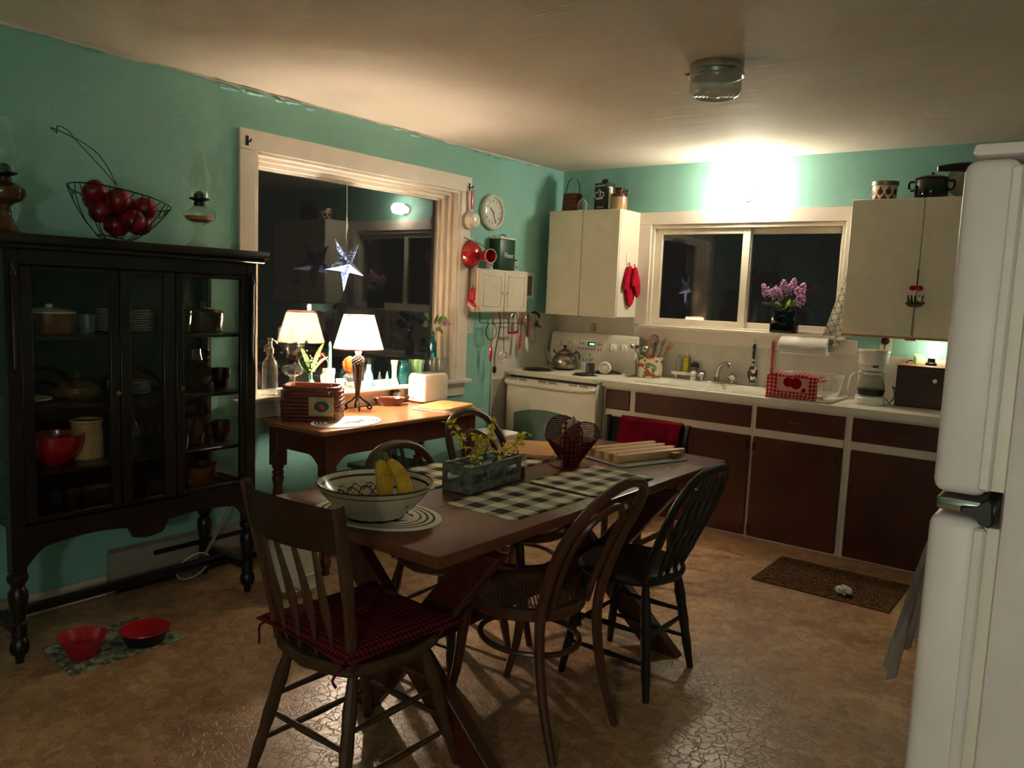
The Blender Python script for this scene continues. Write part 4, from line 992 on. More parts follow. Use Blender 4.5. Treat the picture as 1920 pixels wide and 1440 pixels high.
pot('mixing_bowl', 'bright red mixing bowl on the cabinet third shelf', 'bowl', (.30, -4.105, S3), [(0, .004), (.045, .004), (.048, 0), (.052, .004), (.085, .035), (.105, .08), (.108, .12), (.104, .12), (.10, .08), (.08, .038), (.04, .012), (0, .01)], 'red_enamel')
pot('stoneware_crock', 'tall cream stoneware crock beside the red mixing bowl', 'crock', (.28, -3.965, S3), [(0, .004), (.055, .004), (.06, 0), (.062, .006), (.06, .15), (.064, .155), (.064, .165), (.056, .165), (.054, .01), (0, .01)], 'stoneware')
for k in range(6):
    o = G().lathe([(0, 0), (.06, 0), (.09, .008), (.089, .011), (.06, .004), (0, .004)], 26).ob('stacked_plate', 'panel_grey'); o.location = (.24, -3.76, S2+k*.009)
    tag(o, ORD[k]+' saucer from the bottom of the small grey stack in the cabinet', 'plate', 'stacked saucers in the china cabinet')
pot('glass_decanter', 'clear glass decanter behind the cabinet centre pane', 'decanter', (.27, -3.77, S3), [(0, .003), (.045, .003), (.047, .01), (.047, .09), (.02, .13), (.016, .17), (.02, .18)], 'clear_glass')
pot('glass_goblet', 'clear footed goblet beside the decanter in the cabinet', 'glass', (.34, -3.80, S3), [(0, 0), (.03, 0), (.03, .004), (.006, .01), (.005, .05), (.03, .075), (.034, .12)], 'clear_glass')
g2 = 'brown glassware behind the right cabinet door'
pot('casserole_dish', 'amber glass saucepot with black knob lid, top shelf right', 'casserole', (.24, -3.398, S1), vessel(.085, .095, .09), 'brown_glass', g2, [earh(.092, .075, s=1), earh(.092, .075, s=-1)], rz=0, lid=[(.098, .091), (.09, .1), (.02, .115), (0, .116)], lm='honey_glass', knob=[(0, .114), (.012, .116), (.016, .13), (.01, .142), (0, .144)])
pot('casserole_dish', 'brown glass casserole turned over under the amber mug, top shelf', 'casserole', (.30, -3.58, S1), vessel(.07, .08, .1), 'brown_glass', g2, [earh(.076, .085, s=1), earh(.076, .085, s=-1)], rz=0)
pot('amber_mug', 'tall amber glass mug standing on the brown casserole', 'mug', (.30, -3.575, S1+.1005), [(0, .004), (.036, .004), (.038, 0), (.036, .02), (.03, .14), (.028, .14), (.033, .02), (0, .01)], 'amber_glass', handle=[mugh(.032, .04, .12)], rz=PI/2)
for k, (r, z, lab) in enumerate(((.095, 0, 'largest brown glass bowl at the bottom of the nested stack'), (.083, .052, 'middle brown glass bowl of the nested stack'), (.072, .084, 'smallest brown glass bowl on top of the nested stack'))):
    pot('nesting_bowl', lab, 'bowl', (.26, -3.46, S2+z+.0005*k), [(0, .003), (r*.5, .003), (r*.55, 0), (r*.85, .03), (r, .07 if k == 0 else .05), (r-.004, .07 if k == 0 else .05), (r*.8, .032), (r*.4, .008), (0, .008)], 'brown_glass', 'nested brown bowls')
pot('black_pitcher', 'black-handled coffee jug on top of the nested bowls', 'jug', (.27, -3.47, S2+.137), vessel(.045, .036, .055), 'brown_glass', handle=[mugh(.04, .005, .05, .045)], hm='black_glaze', rz=PI/2)
pot('dark_mug', 'dark mug at the right end of the second cabinet shelf', 'mug', (.29, -3.335, S2), [(0, .003), (.03, .003), (.034, .01), (.043, .05), (.044, .095), (.041, .095), (.038, .05), (.028, .012), (0, .01)], 'black_glaze', 'dark mugs in the china cabinet', [mugh(.042, .03, .08)], rz=-PI/2-.6)
pot('dark_mug', 'dark mug at the right end of the third cabinet shelf', 'mug', (.29, -3.335, S3), [(0, .003), (.03, .003), (.034, .01), (.043, .05), (.044, .095), (.041, .095), (.038, .05), (.028, .012), (0, .01)], 'brown_glaze', 'dark mugs in the china cabinet', [mugh(.042, .03, .08)], rz=-PI/2-.6)
pot('soup_pot', 'dark brown glazed pot on the third cabinet shelf', 'pot', (.24, -3.475, S3), vessel(.08, .095, .135), 'brown_glaze', handle=[earh(.09, .11, s=1), earh(.09, .11, s=-1)], rz=.3)
pot('brown_cup', 'small brown cup in front of the dark brown pot', 'cup', (.37, -3.59, S3), vessel(.028, .034, .08), 'brown_glass')
pot('rust_casserole', 'open rust-brown stoneware dish on the cabinet bottom shelf', 'dish', (.285, -3.475, S4), [(0, .003), (.092, .003), (.096, 0), (.098, .004), (.105, .1), (.1, .1), (.093, .01), (0, .01)], 'rust_pot', handle=[([(.03, -.1, .05), (.035, -.125, .05), (.03, -.14, .045)], [.012, .014, .012])], rz=.6)

# ---------------------------------------------------------------- floor by the left wall
t = thing('baseboard_heater', 'low grey baseboard heater on the wall under the china cabinet', 'heater', (.03, -3.35, 0))
G().prism([(0, .02), (.05, .02), (.058, .035), (.058, .15), (.04, .205), (0, .215)], -3.755, -2.75, Matrix(((1, 0, 0, 0), (0, 0, 1, 0), (0, 1, 0, 0), (0, 0, 0, 1)))).ob('housing', 'panel_grey', t, True)
G().box(.052, .0595, -3.55, -2.80, .155, .178).ob('outlet_slot', 'plastic_black', t, True)
G().box(.03, .0585, -3.74, -2.76, .012, .034).ob('inlet_slot', 'plastic_black', t, True)
m = NT('camo_mat'); m.set(.8); v = m.coords(); m.col(m.ramp(m.noise(v, 22, 4, .7, .6), [(.35, (64, 74, 66)), (.45, (110, 122, 104)), (.52, (176, 178, 150)), (.62, (90, 104, 92))], 'CONSTANT')); MATS['camo_mat'] = m.m
o = G().prism([(.372, -4.205), (.70, -4.235), (.70, -3.765), (.362, -3.80)], .0005, .004).ob('pet_mat', 'camo_mat'); tag(o, 'mottled grey-green mat on the floor under two red dishes', 'mat')
m = NT('ribbed_red'); m.set(.3, 0, .5, .2); v = m.coords(); sp = m.new('ShaderNodeSeparateXYZ'); m.link(v, sp.inputs[0]); a_ = m.math('ARCTAN2', sp.outputs[1], sp.outputs[0]); m.b.inputs['Base Color'].default_value = lin((206, 26, 44)); m.bump(m.math('SINE', m.math('MULTIPLY', a_, 60)), .5, .004); MATS['ribbed_red'] = m.m
pot('ribbed_bowl', 'small bright red ribbed bowl on the floor mat', 'bowl', (.575, -4.135, .0045), [(0, .003), (.038, .003), (.042, 0), (.05, .01), (.085, .085), (.088, .09), (.084, .09), (.046, .014), (0, .01)], 'ribbed_red', n=36)
pot('shallow_dish', 'wide shallow red dish with black base on the floor mat', 'dish', (.62, -3.905, .0045), [(0, .03), (.05, .03), (.055, .028), (.092, .052), (.098, .055), (.096, .06), (.09, .058), (.05, .037), (0, .036)], 'red_plastic', n=36, lid=[(0, 0), (.07, 0), (.075, .004), (.086, .046), (.052, .028), (0, .028)], lm='plastic_black')
t = thing('white_bin', 'cream ribbed metal bin with wire latch standing by the side table leg', 'bin', (.585, -3.125, 0))
G().lathe([(0, .004), (.118, .004), (.12, 0), (.122, .012), (.118, .02), (.12, .1), (.124, .105), (.12, .11), (.12, .24), (.124, .245), (.12, .25), (.12, .325), (.126, .332), (.122, .338), (.09, .345), (0, .347)], 40).ob('drum', 'cream_gloss', t)
G().lathe([(.1195, .0), (.1235, .0), (.1235, .028), (.1195, .03)], 40).ob('base_band', 'steel', t)
G().tube([(.09, -.085, .03), (.1, -.09, .045), (.11, -.075, .055), (.118, -.055, .04), (.112, -.05, .028)], .004, 6, 4).ob('wire_latch', 'steel', t)
G().tube([(.055, -.11, .1), (.055, -.117, .2), (.05, -.117, .26)], .0035, 6, 3).ob('seam', 'cream_gloss', t)
t = thing('long_handled_skimmer', 'round wire skimmer with long grey handle leaning behind the cabinet', 'skimmer', (.14, -3.33, 0))
Mk = T(.15, -3.40, .085) @ RY(.5)
G(Mk).tube([(.0, .085*math.cos(a*PI/16), .085*math.sin(a*PI/16)) for a in range(32)], .004, 6, closed=True).ob('ring', 'plastic_white', t, True)
G(Mk).lathe([(0, .012), (.05, .008), (.083, 0)], 24, M=RY(PI/2)).ob('net', 'clear_plastic', t, True)
G().tube([(.16, -3.335, .14), (.14, -3.24, .25), (.10, -3.12, .40)], .008, 8).ob('handle', 'panel_grey', t, True)
G().tube([(.10, -3.12, .40), (.098, -3.115, .405), (.092, -3.10, .425)], .009, 8).ob('handle_tip', 'plastic_white', t, True)

# ---------------------------------------------------------------- side table under the window
ST = .772
t = thing('side_table', 'brown wooden side table with turned legs under the large window', 'table', (.33, -2.32, 0))
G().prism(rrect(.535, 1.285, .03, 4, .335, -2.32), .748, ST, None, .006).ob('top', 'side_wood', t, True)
AX0, AX1, AY0, AY1 = .10, .565, -2.91, -1.73
def apron(pts, z0, z1, th, M): return G(M).prism(pts, 0, th)
def scal(L): # apron outline with curved brackets at both ends
    n = 10; o = [(0, 0), (0, -.19)]
    o += [(.05+.10*k/n, -.19+.07*math.sin(PI/2*k/n)) for k in range(n+1)]
    o += [(L-.05-.10*k/n, -.19+.07*math.sin(PI/2*k/n)) for k in range(n, -1, -1)]
    return o+[(L, -.19), (L, 0)]
Mx = Matrix(((0, 0, 1, 0), (1, 0, 0, 0), (0, 1, 0, 0), (0, 0, 0, 1)))
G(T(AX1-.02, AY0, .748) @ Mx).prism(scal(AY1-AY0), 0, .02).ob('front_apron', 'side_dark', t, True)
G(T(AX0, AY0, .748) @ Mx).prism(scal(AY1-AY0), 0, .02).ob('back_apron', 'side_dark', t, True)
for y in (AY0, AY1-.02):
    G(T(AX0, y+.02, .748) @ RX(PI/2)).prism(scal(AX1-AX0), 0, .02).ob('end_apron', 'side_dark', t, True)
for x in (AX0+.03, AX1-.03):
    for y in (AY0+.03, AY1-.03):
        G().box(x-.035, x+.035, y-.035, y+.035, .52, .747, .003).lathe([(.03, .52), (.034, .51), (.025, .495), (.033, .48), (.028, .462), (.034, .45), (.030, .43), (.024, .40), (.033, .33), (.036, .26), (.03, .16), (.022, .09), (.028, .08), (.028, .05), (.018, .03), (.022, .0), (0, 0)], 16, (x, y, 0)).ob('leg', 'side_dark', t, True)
# dark stool tucked below
t = thing('wooden_stool', 'dark wooden stool tucked beneath the side table', 'stool', (.32, -2.20, 0))
G().box(-.19, .19, -.19, .19, .43, .46, .006).ob('seat', 'chair_black', t)
for x in (-.15, .15):
    for y in (-.15, .15): G().box(x-.02, x+.02, y-.02, y+.02, 0, .43, .003).ob('leg', 'chair_black', t)
for x in (-.15, .15): G().box(x-.012, x+.012, -.13, .13, .18, .21).ob('rail', 'chair_black', t)
# woven basket
WX, WY = .225, -2.725
t = thing('woven_basket', 'brown splint basket with hooped handle and rose panel on side table', 'basket', (WX, WY, ST), .70)
def boxring(w_, d_, z, r=.05): return [(x, y, z) for x, y in rrect(w_, d_, r, 4)]
lv = [(.30, .20, .004), (.315, .215, .02), (.31, .21, .09), (.29, .195, .15), (.285, .19, .175)]
for k in range(9):
    f = k/8; z = .006+.165*f; w_ = .30+.02*math.sin(PI*f*.9)-.015*f; d_ = .20+.02*math.sin(PI*f*.9)-.01*f
    G().tube(boxring(w_, d_, z+.004, .05), .0105, 6, closed=True, flat=1.0).ob('weave_row', 'wicker', t)
G().prism(rrect(.285, .185, .05, 4), .0, .006).ob('bottom', 'wicker', t)
for k in range(22):
    P = rrect(.318, .218, .05, 4); i = int(k*len(P)/22); x, y = P[i]
    G().box(-.009, .009, -.0015, .0015, 0, .16, 0, 1, T(x*.99, y*.99, .006) @ RZ(math.atan2(y, x)+PI/2)).ob('stake', 'wicker', t)
G().tube(boxring(.295, .20, .182, .05), .008, 6, closed=True).ob('rim', 'salmon_wicker' if 'salmon_wicker' in MATS else 'wicker', t)
G().prism(rrect(.27, .17, .045, 4), .118, .12).ob('lining', 'salmon', t)
G().sheet(lambda u, v: (.10*math.cos(PI*u)*(1+.12*math.sin(PI*u)), -.012+.024*v, .15+.225*math.sin(PI*u)**.8), 24, 1, .005).ob('handle', 'wicker', t)
fp = G().box(.0, .135, -.1195, -.1165, .035, .135).ob('floral_panel', 'stoneware', t)
fp['label'] = 'rose panel with teal oval wreath'
o_ = G(T(.068, -.1195, .085) @ RX(PI/2) @ S(1.35, 1, 1))
o_.lathe([(0, 0), (.036, 0), (.036, .001), (0, .001)], 28).ob('oval', 'aqua_enamel' if 'aqua_enamel' in MATS else 'tray_grey', fp)
G(T(.068, -.1207, .085) @ RX(PI/2) @ S(1.35, 1, 1)).lathe([(0, 0), (.03, 0), (.03, .0008), (0, .0008)], 28).ob('oval_centre', 'tin_green', fp)
for (x, z, r) in ((.068, .085, .013), (.056, .092, .008), (.08, .077, .008)):
    G(T(x, -.1216, z) @ RX(PI/2)).lathe([(0, .001), (r*.5, .0014), (r, 0)], 10).ob('rose', 'red_plastic', fp)
# dish, toaster, boards
pot('oval_dish', 'oval brown oven dish with pale speckled inside, left of the toaster', 'dish', (.115, -2.035, ST), [(0, .003), (.065, .003), (.07, 0), (.098, .045), (.1, .05), (.097, .05), (.068, .008), (0, .008)], 'brown_glaze', n=32, sy=.62, sx=1.05, rz=PI/2-.5, handle=[([(.098, 0, .046), (.115, 0, .05), (.128, 0, .046)], [.016, .017, .012])], lid=[(0, .013), (.075, .014), (.088, .036), (.096, .049)], lm='salmon')
tt = thing('toaster', 'white two-slice toaster at the window end of the side table', 'toaster', (.135, -1.70, ST))
g = G(); rings = []
for (i, z) in ((.012, .006), (.0, .015), (0, .16), (.006, .182), (.018, .19)):
    rings.append([g._v((x, y, z)) for x, y in rrect(.15-2*i, .25-2*i, .028, 4)])
for A, B in zip(rings, rings[1:]):
    for q in range(len(A)): g._f([A[q], A[(q+1) % len(A)], B[(q+1) % len(A)], B[q]])
g._f(rings[0][::-1]); g._f(rings[-1]); g.ob('housing', 'plastic_white', tt)
for x in (-.025, .025): G().box(x-.012, x+.012, -.085, .085, .188, .1912).ob('bread_slot', 'plastic_black', tt)
G().box(-.022, .022, -.137, -.124, .135, .15, .003).ob('lever', 'plastic_white', tt)
G().box(-.003, .003, -.1255, -.1245, .07, .16).ob('lever_slot', 'panel_grey', tt)
G(T(-.02, -.125, .045) @ RX(PI/2)).lathe([(.013, 0), (.013, .008), (.008, .01), (0, .01)], 18).ob('dial', 'plastic_white', tt)
for x in (-.055, .055):
    for y in (-.1, .1): G().lathe([(0, 0), (.01, 0), (.01, .007), (0, .007)], 10, (x, y, 0)).ob('foot', 'rubber', tt)
board('wide wooden chopping board beside the toaster', 'board_light', (.405, -1.83, ST+.0065), .18, .24, .33, .016, .035)
board('clear worktop saver under the wooden chopping board by the toaster', 'tray_grey', (.41, -1.84, ST+.0003), .14, .27, .36, .0055, .02, 'glass_board')
pot('grey_canister', 'small dark grey canister between the oval dish and toaster', 'canister', (.04, -1.905, ST), [(0, 0), (.03, 0), (.03, .07), (.026, .075), (0, .077)], 'pewter', lid=[(.031, .068), (.031, .08), (0, .084)], lm='iron_black')

# ---------------------------------------------------------------- things on the window sill
SZ = .8835
t = thing('soda_siphon', 'clear etched glass soda siphon bottle at the left end of the sill', 'bottle', (-.015, -2.83, SZ))
G().lathe([(0, .004), (.04, .004), (.043, 0), (.044, .01), (.044, .16), (.04, .185), (.028, .205), (.018, .22), (.016, .235)], 12).ob('bottle', 'clear_glass', t)
G().lathe([(.017, .23), (.021, .232), (.021, .262), (.013, .27), (.011, .3), (.015, .305), (.015, .318), (0, .32)], 14).ob('valve_head', 'pewter', t)
G().tube([(0, .012, .308), (0, .03, .302), (0, .045, .288)], [.004, .006, .005], 7, 3).ob('lever', 'pewter', t); G().tube([(0, -.01, .285), (0, -.03, .275), (0, -.036, .245)], .0045, 7, 3).ob('spout', 'pewter', t)
pot('white_dish', 'small white china dish behind the woven basket handle', 'dish', (.005, -2.755, SZ), [(0, .002), (.025, .002), (.035, .02), (.04, .035), (.037, .035), (.03, .018), (0, .006)], 'white_glaze')
t = oil_lamp('clear oil lamp with wide glass bowl on the window sill', (-.03, -2.665, SZ), .86, 'clear_glass', None)
def leafblade(P, w_, n=10):
    P = catmull(P, 5); g = G(); L = len(P)-1
    side = (P[-1]-P[0]).cross(Vector((1, .3, .1))).normalized()
    ws = [w_*math.sin(PI*min(.97, (i+.5)/(L+1)))**.7 for i in range(L+1)]
    vs = [[g._v(P[i]+side*ws[i]*k+Vector((.006*abs(k), 0, 0))) for k in (-1, 0, 1)] for i in range(L+1)]
    for A, B in zip(vs, vs[1:]):
        for k in (0, 1): g._f([A[k], A[k+1], B[k+1], B[k]])
    return g
AX_, AY_ = -.005, -2.555
t = thing('aqua_bud_vase', 'pale aqua glass bottle vase behind the woven basket handle', 'vase', (AX_, AY_, SZ))
G().lathe([(0, .003), (.024, .003), (.026, 0), (.0275, .006), (.0275, .05), (.02, .064), (.0115, .074), (.0105, .115), (.0125, .12), (.0095, .12)], 16).ob('glass_body', 'aqua_glass', t)
t = thing('lily_of_the_valley', 'lily of the valley posy with broad leaves in the aqua bottle', 'flowers', (AX_, AY_, SZ+.02))
for k, (P, w_) in enumerate(((((0, 0, .08), (0, -.02, .14), (.0, -.05, .20), (.01, -.085, .245)), .022), (((0, 0, .08), (0, .02, .15), (.005, .045, .21), (.01, .078, .262)), .018), (((0, 0, .08), (-.01, -.03, .12), (-.01, -.07, .165), (.0, -.10, .215)), .026), (((0, 0, .09), (.01, .03, .13), (.02, .06, .165), (.025, .10, .185)), .010))):
    leafblade(P, w_).ob('leaf', 'leaf' if k % 2 == 0 else 'leaf_light', t)
lr = random.Random(5)
for (ty, tz) in ((-.065, .235), (.03, .21), (.0, .175), (-.02, .2)):
    P = catmull([(0, 0, .06), (.012, ty*.3, tz*.6), (.02, ty, tz)], 6); st = G().tube(P, .0013, 5).ob('stalk', 'stem_green', t)
    for q in range(7):
        p = P[int(len(P)*(.45+.55*q/7))]+Vector((lr.uniform(.0, .012), lr.uniform(-.012, .012), lr.uniform(-.012, .004)))
        G().lathe([(0, .006), (.004, .005), (.0055, 0), (.0062, -.003)], 7, p).ob('bell', 'lily', st)
m = NT('speckled_white'); m.set(.6); m.col(m.ramp(m.noise(m.coords(), 30, 4), [(.4, (222, 206, 190)), (.6, (236, 228, 216))])); m.bump(m.noise(m.coords(), 25, 4), .6, .006); MATS['speckled_white'] = m.m
t = thing('ceramic_pitcher', 'rough white ceramic fish-shaped pitcher holding the candle', 'pitcher', (0, -2.425, SZ))
G().lathe([(0, 0), (.045, 0), (.05, .01), (.038, .04), (.036, .08), (.042, .11), (.04, .13), (.036, .13), (.03, .09), (0, .085)], 18, sx=.8, sy=1.).ob('body', 'speckled_white', t)
G().tube([(0, -.03, .02), (.005, -.05, .05), (.005, -.058, .085), (.0, -.04, .1)], [.012, .01, .009, .006], 7, 4).ob('fin', 'speckled_white', t)
tag(G().lathe([(0, 0), (.0125, 0), (.0115, .1), (.0085, .19), (.004, .205), (0, .207)], 14, (0, -2.42, SZ+.0865)).ob('taper_candle', 'teal_wax'), 'teal taper candle standing in the white pitcher', 'candle')
pot('white_cup', 'white mug beside the ceramic pitcher on the sill', 'cup', (.005, -2.34, SZ), vessel(.022, .027, .065), 'white_glaze', handle=[mugh(.025, .015, .05, .018)], rz=1.2)
pot('preserve_jar', 'short clear preserve jar under the orange pinecone', 'jar', (.01, -2.27, SZ), [(0, .003), (.04, .003), (.043, .008), (.043, .075), (.036, .082), (.037, .095), (.03, .095)], 'jar_glass', lid=[(.039, .082), (.039, .096), (0, .0975)], lm='clear_glass')
def cone(name, label, loc, r, h, mat, n=95):
    t = thing(name, label, 'pinecone', loc)
    g = G().ell((0, 0, h*.48), (r*.6, r*.6, h*.46), 10, 8); g.ob('core', mat, t)
    g = G()
    for k in range(n):
        f = (k+.5)/n; z = h*(.04+.9*f); rr_ = r*math.sin(PI*min(.98, .16+.80*f))**.75; a = k*2.39996
        d = Vector((math.cos(a), math.sin(a), .55)); c = Vector((rr_*.55*math.cos(a), rr_*.55*math.sin(a), z-.008))
        petal(g, c, d, rr_*.6+.004, r*.2)
    o = g.ob('scales', mat, t); o['kind'] = 'stuff'; return t
cone('orange_pinecone', 'orange painted pinecone sitting on the preserve jar', (.01, -2.27, SZ+.098), .042, .11, 'orange_paint')
pot('aqua_bottle', 'pale aqua glass bottle behind the lamp stem', 'bottle', (.0, -2.105, SZ), [(0, .003), (.033, .003), (.036, 0), (.036, .01), (.03, .07), (.016, .105), (.0135, .13), (.017, .14), (.013, .14)], 'aqua_glass')
for k, (y, lab) in enumerate(((-2.022, 'small clear bottle stopper ornament left of the milk glass vase'), (-1.955, 'small greenish bottle stopper ornament right beside the milk glass vase'))):
    pot('glass_ornament', lab, 'ornament', (.012, y, SZ), [(0, .002), (.022, .002), (.025, .0), (.026, .012), (.014, .03), (.009, .04), (.012, .05), (.006, .075), (.003, .09), (0, .092)], ('clear_glass', 'aqua_glass')[k], 'glass ornaments on the sill', n=14)
pot('milk_glass_vase', 'slender fluted milk glass vase on the window sill', 'vase', (.005, -1.885, SZ), [(0, .002), (.03, .002), (.032, .012), (.024, .02), (.022, .034), (.016, .045), (.0155, .08), (.019, .12), (.026, .155), (.024, .158), (.016, .12), (.0, .06)], 'milk_glass', n=18)
pot('teal_jar', 'squat teal blue glass jar on the window sill', 'jar', (.0, -1.80, SZ), [(0, .003), (.038, .003), (.04, 0), (.048, .04), (.05, .1), (.045, .125), (.035, .14), (.036, .152), (.033, .152)], 'teal_glass', lid=[(.037, .148), (.037, .156), (0, .158)], lm='teal_glass')
m_ = [(0, .003), (.035, .003), (.037, 0), (.04, .01), (.055, .12), (.06, .15), (.056, .15), (.036, .01), (0, .008)]
g = G().lathe(m_, 20)
for vv in g.bm.verts:
    a = math.atan2(vv.co.y, vv.co.x); k = 1+.07*math.cos(10*a); vv.co.x *= k; vv.co.y *= k
o = g.ob('fluted_pot', 'sage_glass'); o.location = (-.01, -1.675, SZ); tag(o, 'pale green fluted glass pot behind the toaster', 'pot')
for k, (y, lab) in enumerate(((-1.525, 'clear glass jar carrying the green bottle at the sill end'), (-1.425, 'clear glass jar in the right corner of the sill'))):
    pot('clear_jar', lab, 'jar', (.0, y, SZ), [(0, .003), (.043, .003), (.046, .008), (.046, .125), (.038, .14), (.039, .15), (.036, .15)], 'jar_glass', 'clear jars at the sill end', lid=[(.041, .146), (.041, .16), (.036, .163), (0, .164)], lm='clear_glass')
t = thing('green_bottle', 'teal glass bottle standing on the clear jar lid', 'bottle', (.0, -1.525, SZ+.165))
G().lathe([(0, .003), (.026, .003), (.028, 0), (.029, .01), (.028, .095), (.02, .12), (.0115, .135), (.0105, .165), (.014, .172), (.01, .173)], 18).ob('glass_body', 'teal_glass', t)
t = thing('lilac_sprig', 'lilac sprig with green leaves standing in the teal bottle', 'flowers', (.0, -1.525, SZ+.17))
P0 = (0, 0, .06)
for tp in ((0, -.05, .27), (.01, .045, .25), (.02, .10, .23)): G().tube([P0, (tp[0]*.4, tp[1]*.3, .17), tp], .0018, 5, 4).ob('stalk', 'stem_green', t)
for (c, d, L, w_) in (((0, -.04, .25), (0, -.6, .5), .07, .02), ((0, -.05, .22), (.2, -1, -.1), .07, .022), ((.01, 0, .22), (.3, .2, 1), .07, .02), ((.01, .03, .24), (.3, .6, .2), .07, .02), ((.005, -.02, .2), (.5, -.4, -.3), .06, .02), ((.01, .02, .19), (.4, .7, -.5), .055, .018)):
    c, d = Vector(c), Vector(d).normalized(); leafblade([c, c+d*L*.4+Vector((0, 0, .008)), c+d*L], w_).ob('leaf', 'leaf', t)
def floret_cluster(par, c, d, L, r, n, seed, mat='lilac', name='floret_cluster'):
    g = G(); q = random.Random(seed); c, d = Vector(c), Vector(d).normalized()
    for k in range(n):
        f = q.random(); rr_ = r*(1-f*.75)
        p = c+d*L*f+Vector((q.uniform(-1, 1), q.uniform(-1, 1), q.uniform(-1, 1))).normalized()*rr_
        g.ell(p, q.uniform(.006, .0085), 5, 3)
    o = g.ob(name, mat, par); o['kind'] = 'stuff'; return o
floret_cluster(t, (.015, .075, .24), (.1, 1, -.25), .075, .026, 46, 2)
# hanging star
t = thing('hanging_star', 'blue and white perforated paper star hanging in the window', 'star', (.03, -2.335, 2.11))
G().tube([(0, 0, .0), (.001, .003, -.16), (0, 0, -.34)], .0018, 6).tube([(0, .003, -.2), (.004, .006, -.25), (0, .002, -.29)], .003, 6).ob('cord', 'paper', t)
m = NT('star_paper'); m.set(.6); v = m.coords(); vo = m.new('ShaderNodeTexVoronoi'); vo.inputs['Scale'].default_value = 95; m.link(v, vo.inputs[0]); m.col(m.ramp(vo.outputs['Distance'], [(0, (236, 238, 240)), (.42, (62, 92, 176))], 'CONSTANT')); MATS['star_paper'] = m.m
g = G(T(0, 0, -.475) @ RZ(.05)); tips = []; ins = []
for k in range(5):
    a = -PI/2+k*2*PI/5-.08; R_ = .165
    tips.append((0, R_*math.cos(a), R_*math.sin(a))); b = a+PI/5; ins.append((0, .058*math.cos(b), .058*math.sin(b)))
for s in (-1, 1):
    c = (s*.035, 0, 0)
    for k in range(5):
        g.quad(c, ins[k-1], tips[k]); g.quad(c, tips[k], ins[k])
bmesh.ops.remove_doubles(g.bm, verts=g.bm.verts, dist=.0005); g.ob('star_body', 'star_paper', t)

# ---------------------------------------------------------------- small cupboard and clock on the left wall
DX, DY0, DY1, DZ0, DZ1 = .105, -1.160, -.585, 1.362, 1.672
t = thing('small_cupboard', 'small white two-door cupboard on the teal wall below the clock', 'cabinet', (.05, -.87, DZ0))
G().box(0, DX-.016, DY0, DY1, DZ0, DZ1, .003).ob('body', 'trim_white', t, True)
ym = (DY0+DY1)/2
for a, b, ky in ((DY0+.003, ym-.002, ym-.022), (ym+.002, DY1-.003, ym+.022)):
    d = G().box(DX-.016, DX, a, b, DZ0+.003, DZ1-.003, .004).ob('door', 'cream_gloss', t, True)
    ring_frame(G(), 'Y', a+.035, b-.035, DZ0+.04, DZ1-.04, DX-.001, DX+.004, .008, .008, .008, .008, .002).ob('panel_bead', 'cream_gloss', d, True)
    G().lathe([(.005, 0), (.004, .01), (.010, .016), (.011, .022), (0, .027)], 14, M=T(DX, ky, 1.505) @ RY(PI/2)).ob('knob', 'trim_white', d, True)
t = thing('wall_clock', 'round white wall clock with black numerals on the teal wall', 'clock', (0, -.94, 2.083))
Mc = RY(PI/2) @ RZ(PI/2)      # local z -> world x ; local x -> world y ; local y -> world z
Mc = Matrix(((0, 0, 1, 0), (1, 0, 0, 0), (0, 1, 0, 0), (0, 0, 0, 1)))
G(Mc).lathe([(0, 0), (.118, 0), (.126, .012), (.124, .034), (.114, .042), (.104, .036), (.102, .02), (.0, .02)], 48).ob('case', 'plastic_white', t)
fc = G(Mc).lathe([(0, .021), (.102, .021), (.102, .0205)], 40).ob('dial', 'paper', t)
for h in range(1, 13):
    a = PI/2-h*PI/6
    text('numeral', str(h), .03, Mc @ T(.08*math.cos(a), .08*math.sin(a), .0215), 'plastic_black', fc, .0004)
for (ang, L, w_, nm) in ((PI/2-2*PI*(10.4/12), .052, .0035, 'hour_hand'), (PI/2-2*PI*(26/60), .085, .0024, 'minute_hand')):
    G(Mc @ RZ(ang)).prism([(-.012, -w_*.6), (L*.7, -w_), (L, 0), (L*.7, w_), (-.012, w_*.6)], .024, .0255).ob(nm, 'plastic_black', t)
G(Mc).lathe([(.108, .0385), (.104, .0395), (.05, .0435), (0, .045)], 40).ob('glass', 'cabinet_glass', t)
# hooks on the casing
for (y, z, lab) in ((-3.007, 2.228, 'small dark metal bracket on the upper left window casing'), (-1.213, 2.223, 'small dark metal bracket on the upper right window casing')):
    t = thing('curtain_bracket', lab, 'bracket', (.022, y, z), 0, 'curtain brackets')
    G().box(0, .003, -.009, .009, -.02, .03, .001).ob('plate', 'iron_black', t); G().tube([(.002, 0, 0), (.03, .0, 0), (.035, .0, .012)], .005, 7).ob('arm', 'iron_black', t)
t = thing('wall_hook', 'thin black wire hook on the casing above the red colander', 'hook', (.022, -1.235, 1.872))
G().tube([(0, -.02, .01), (.012, -.01, .0), (.022, .0, -.006), (.026, .006, -.02), (.032, .01, -.008)], .0026, 6, 4).ob('wire', 'iron_black', t)
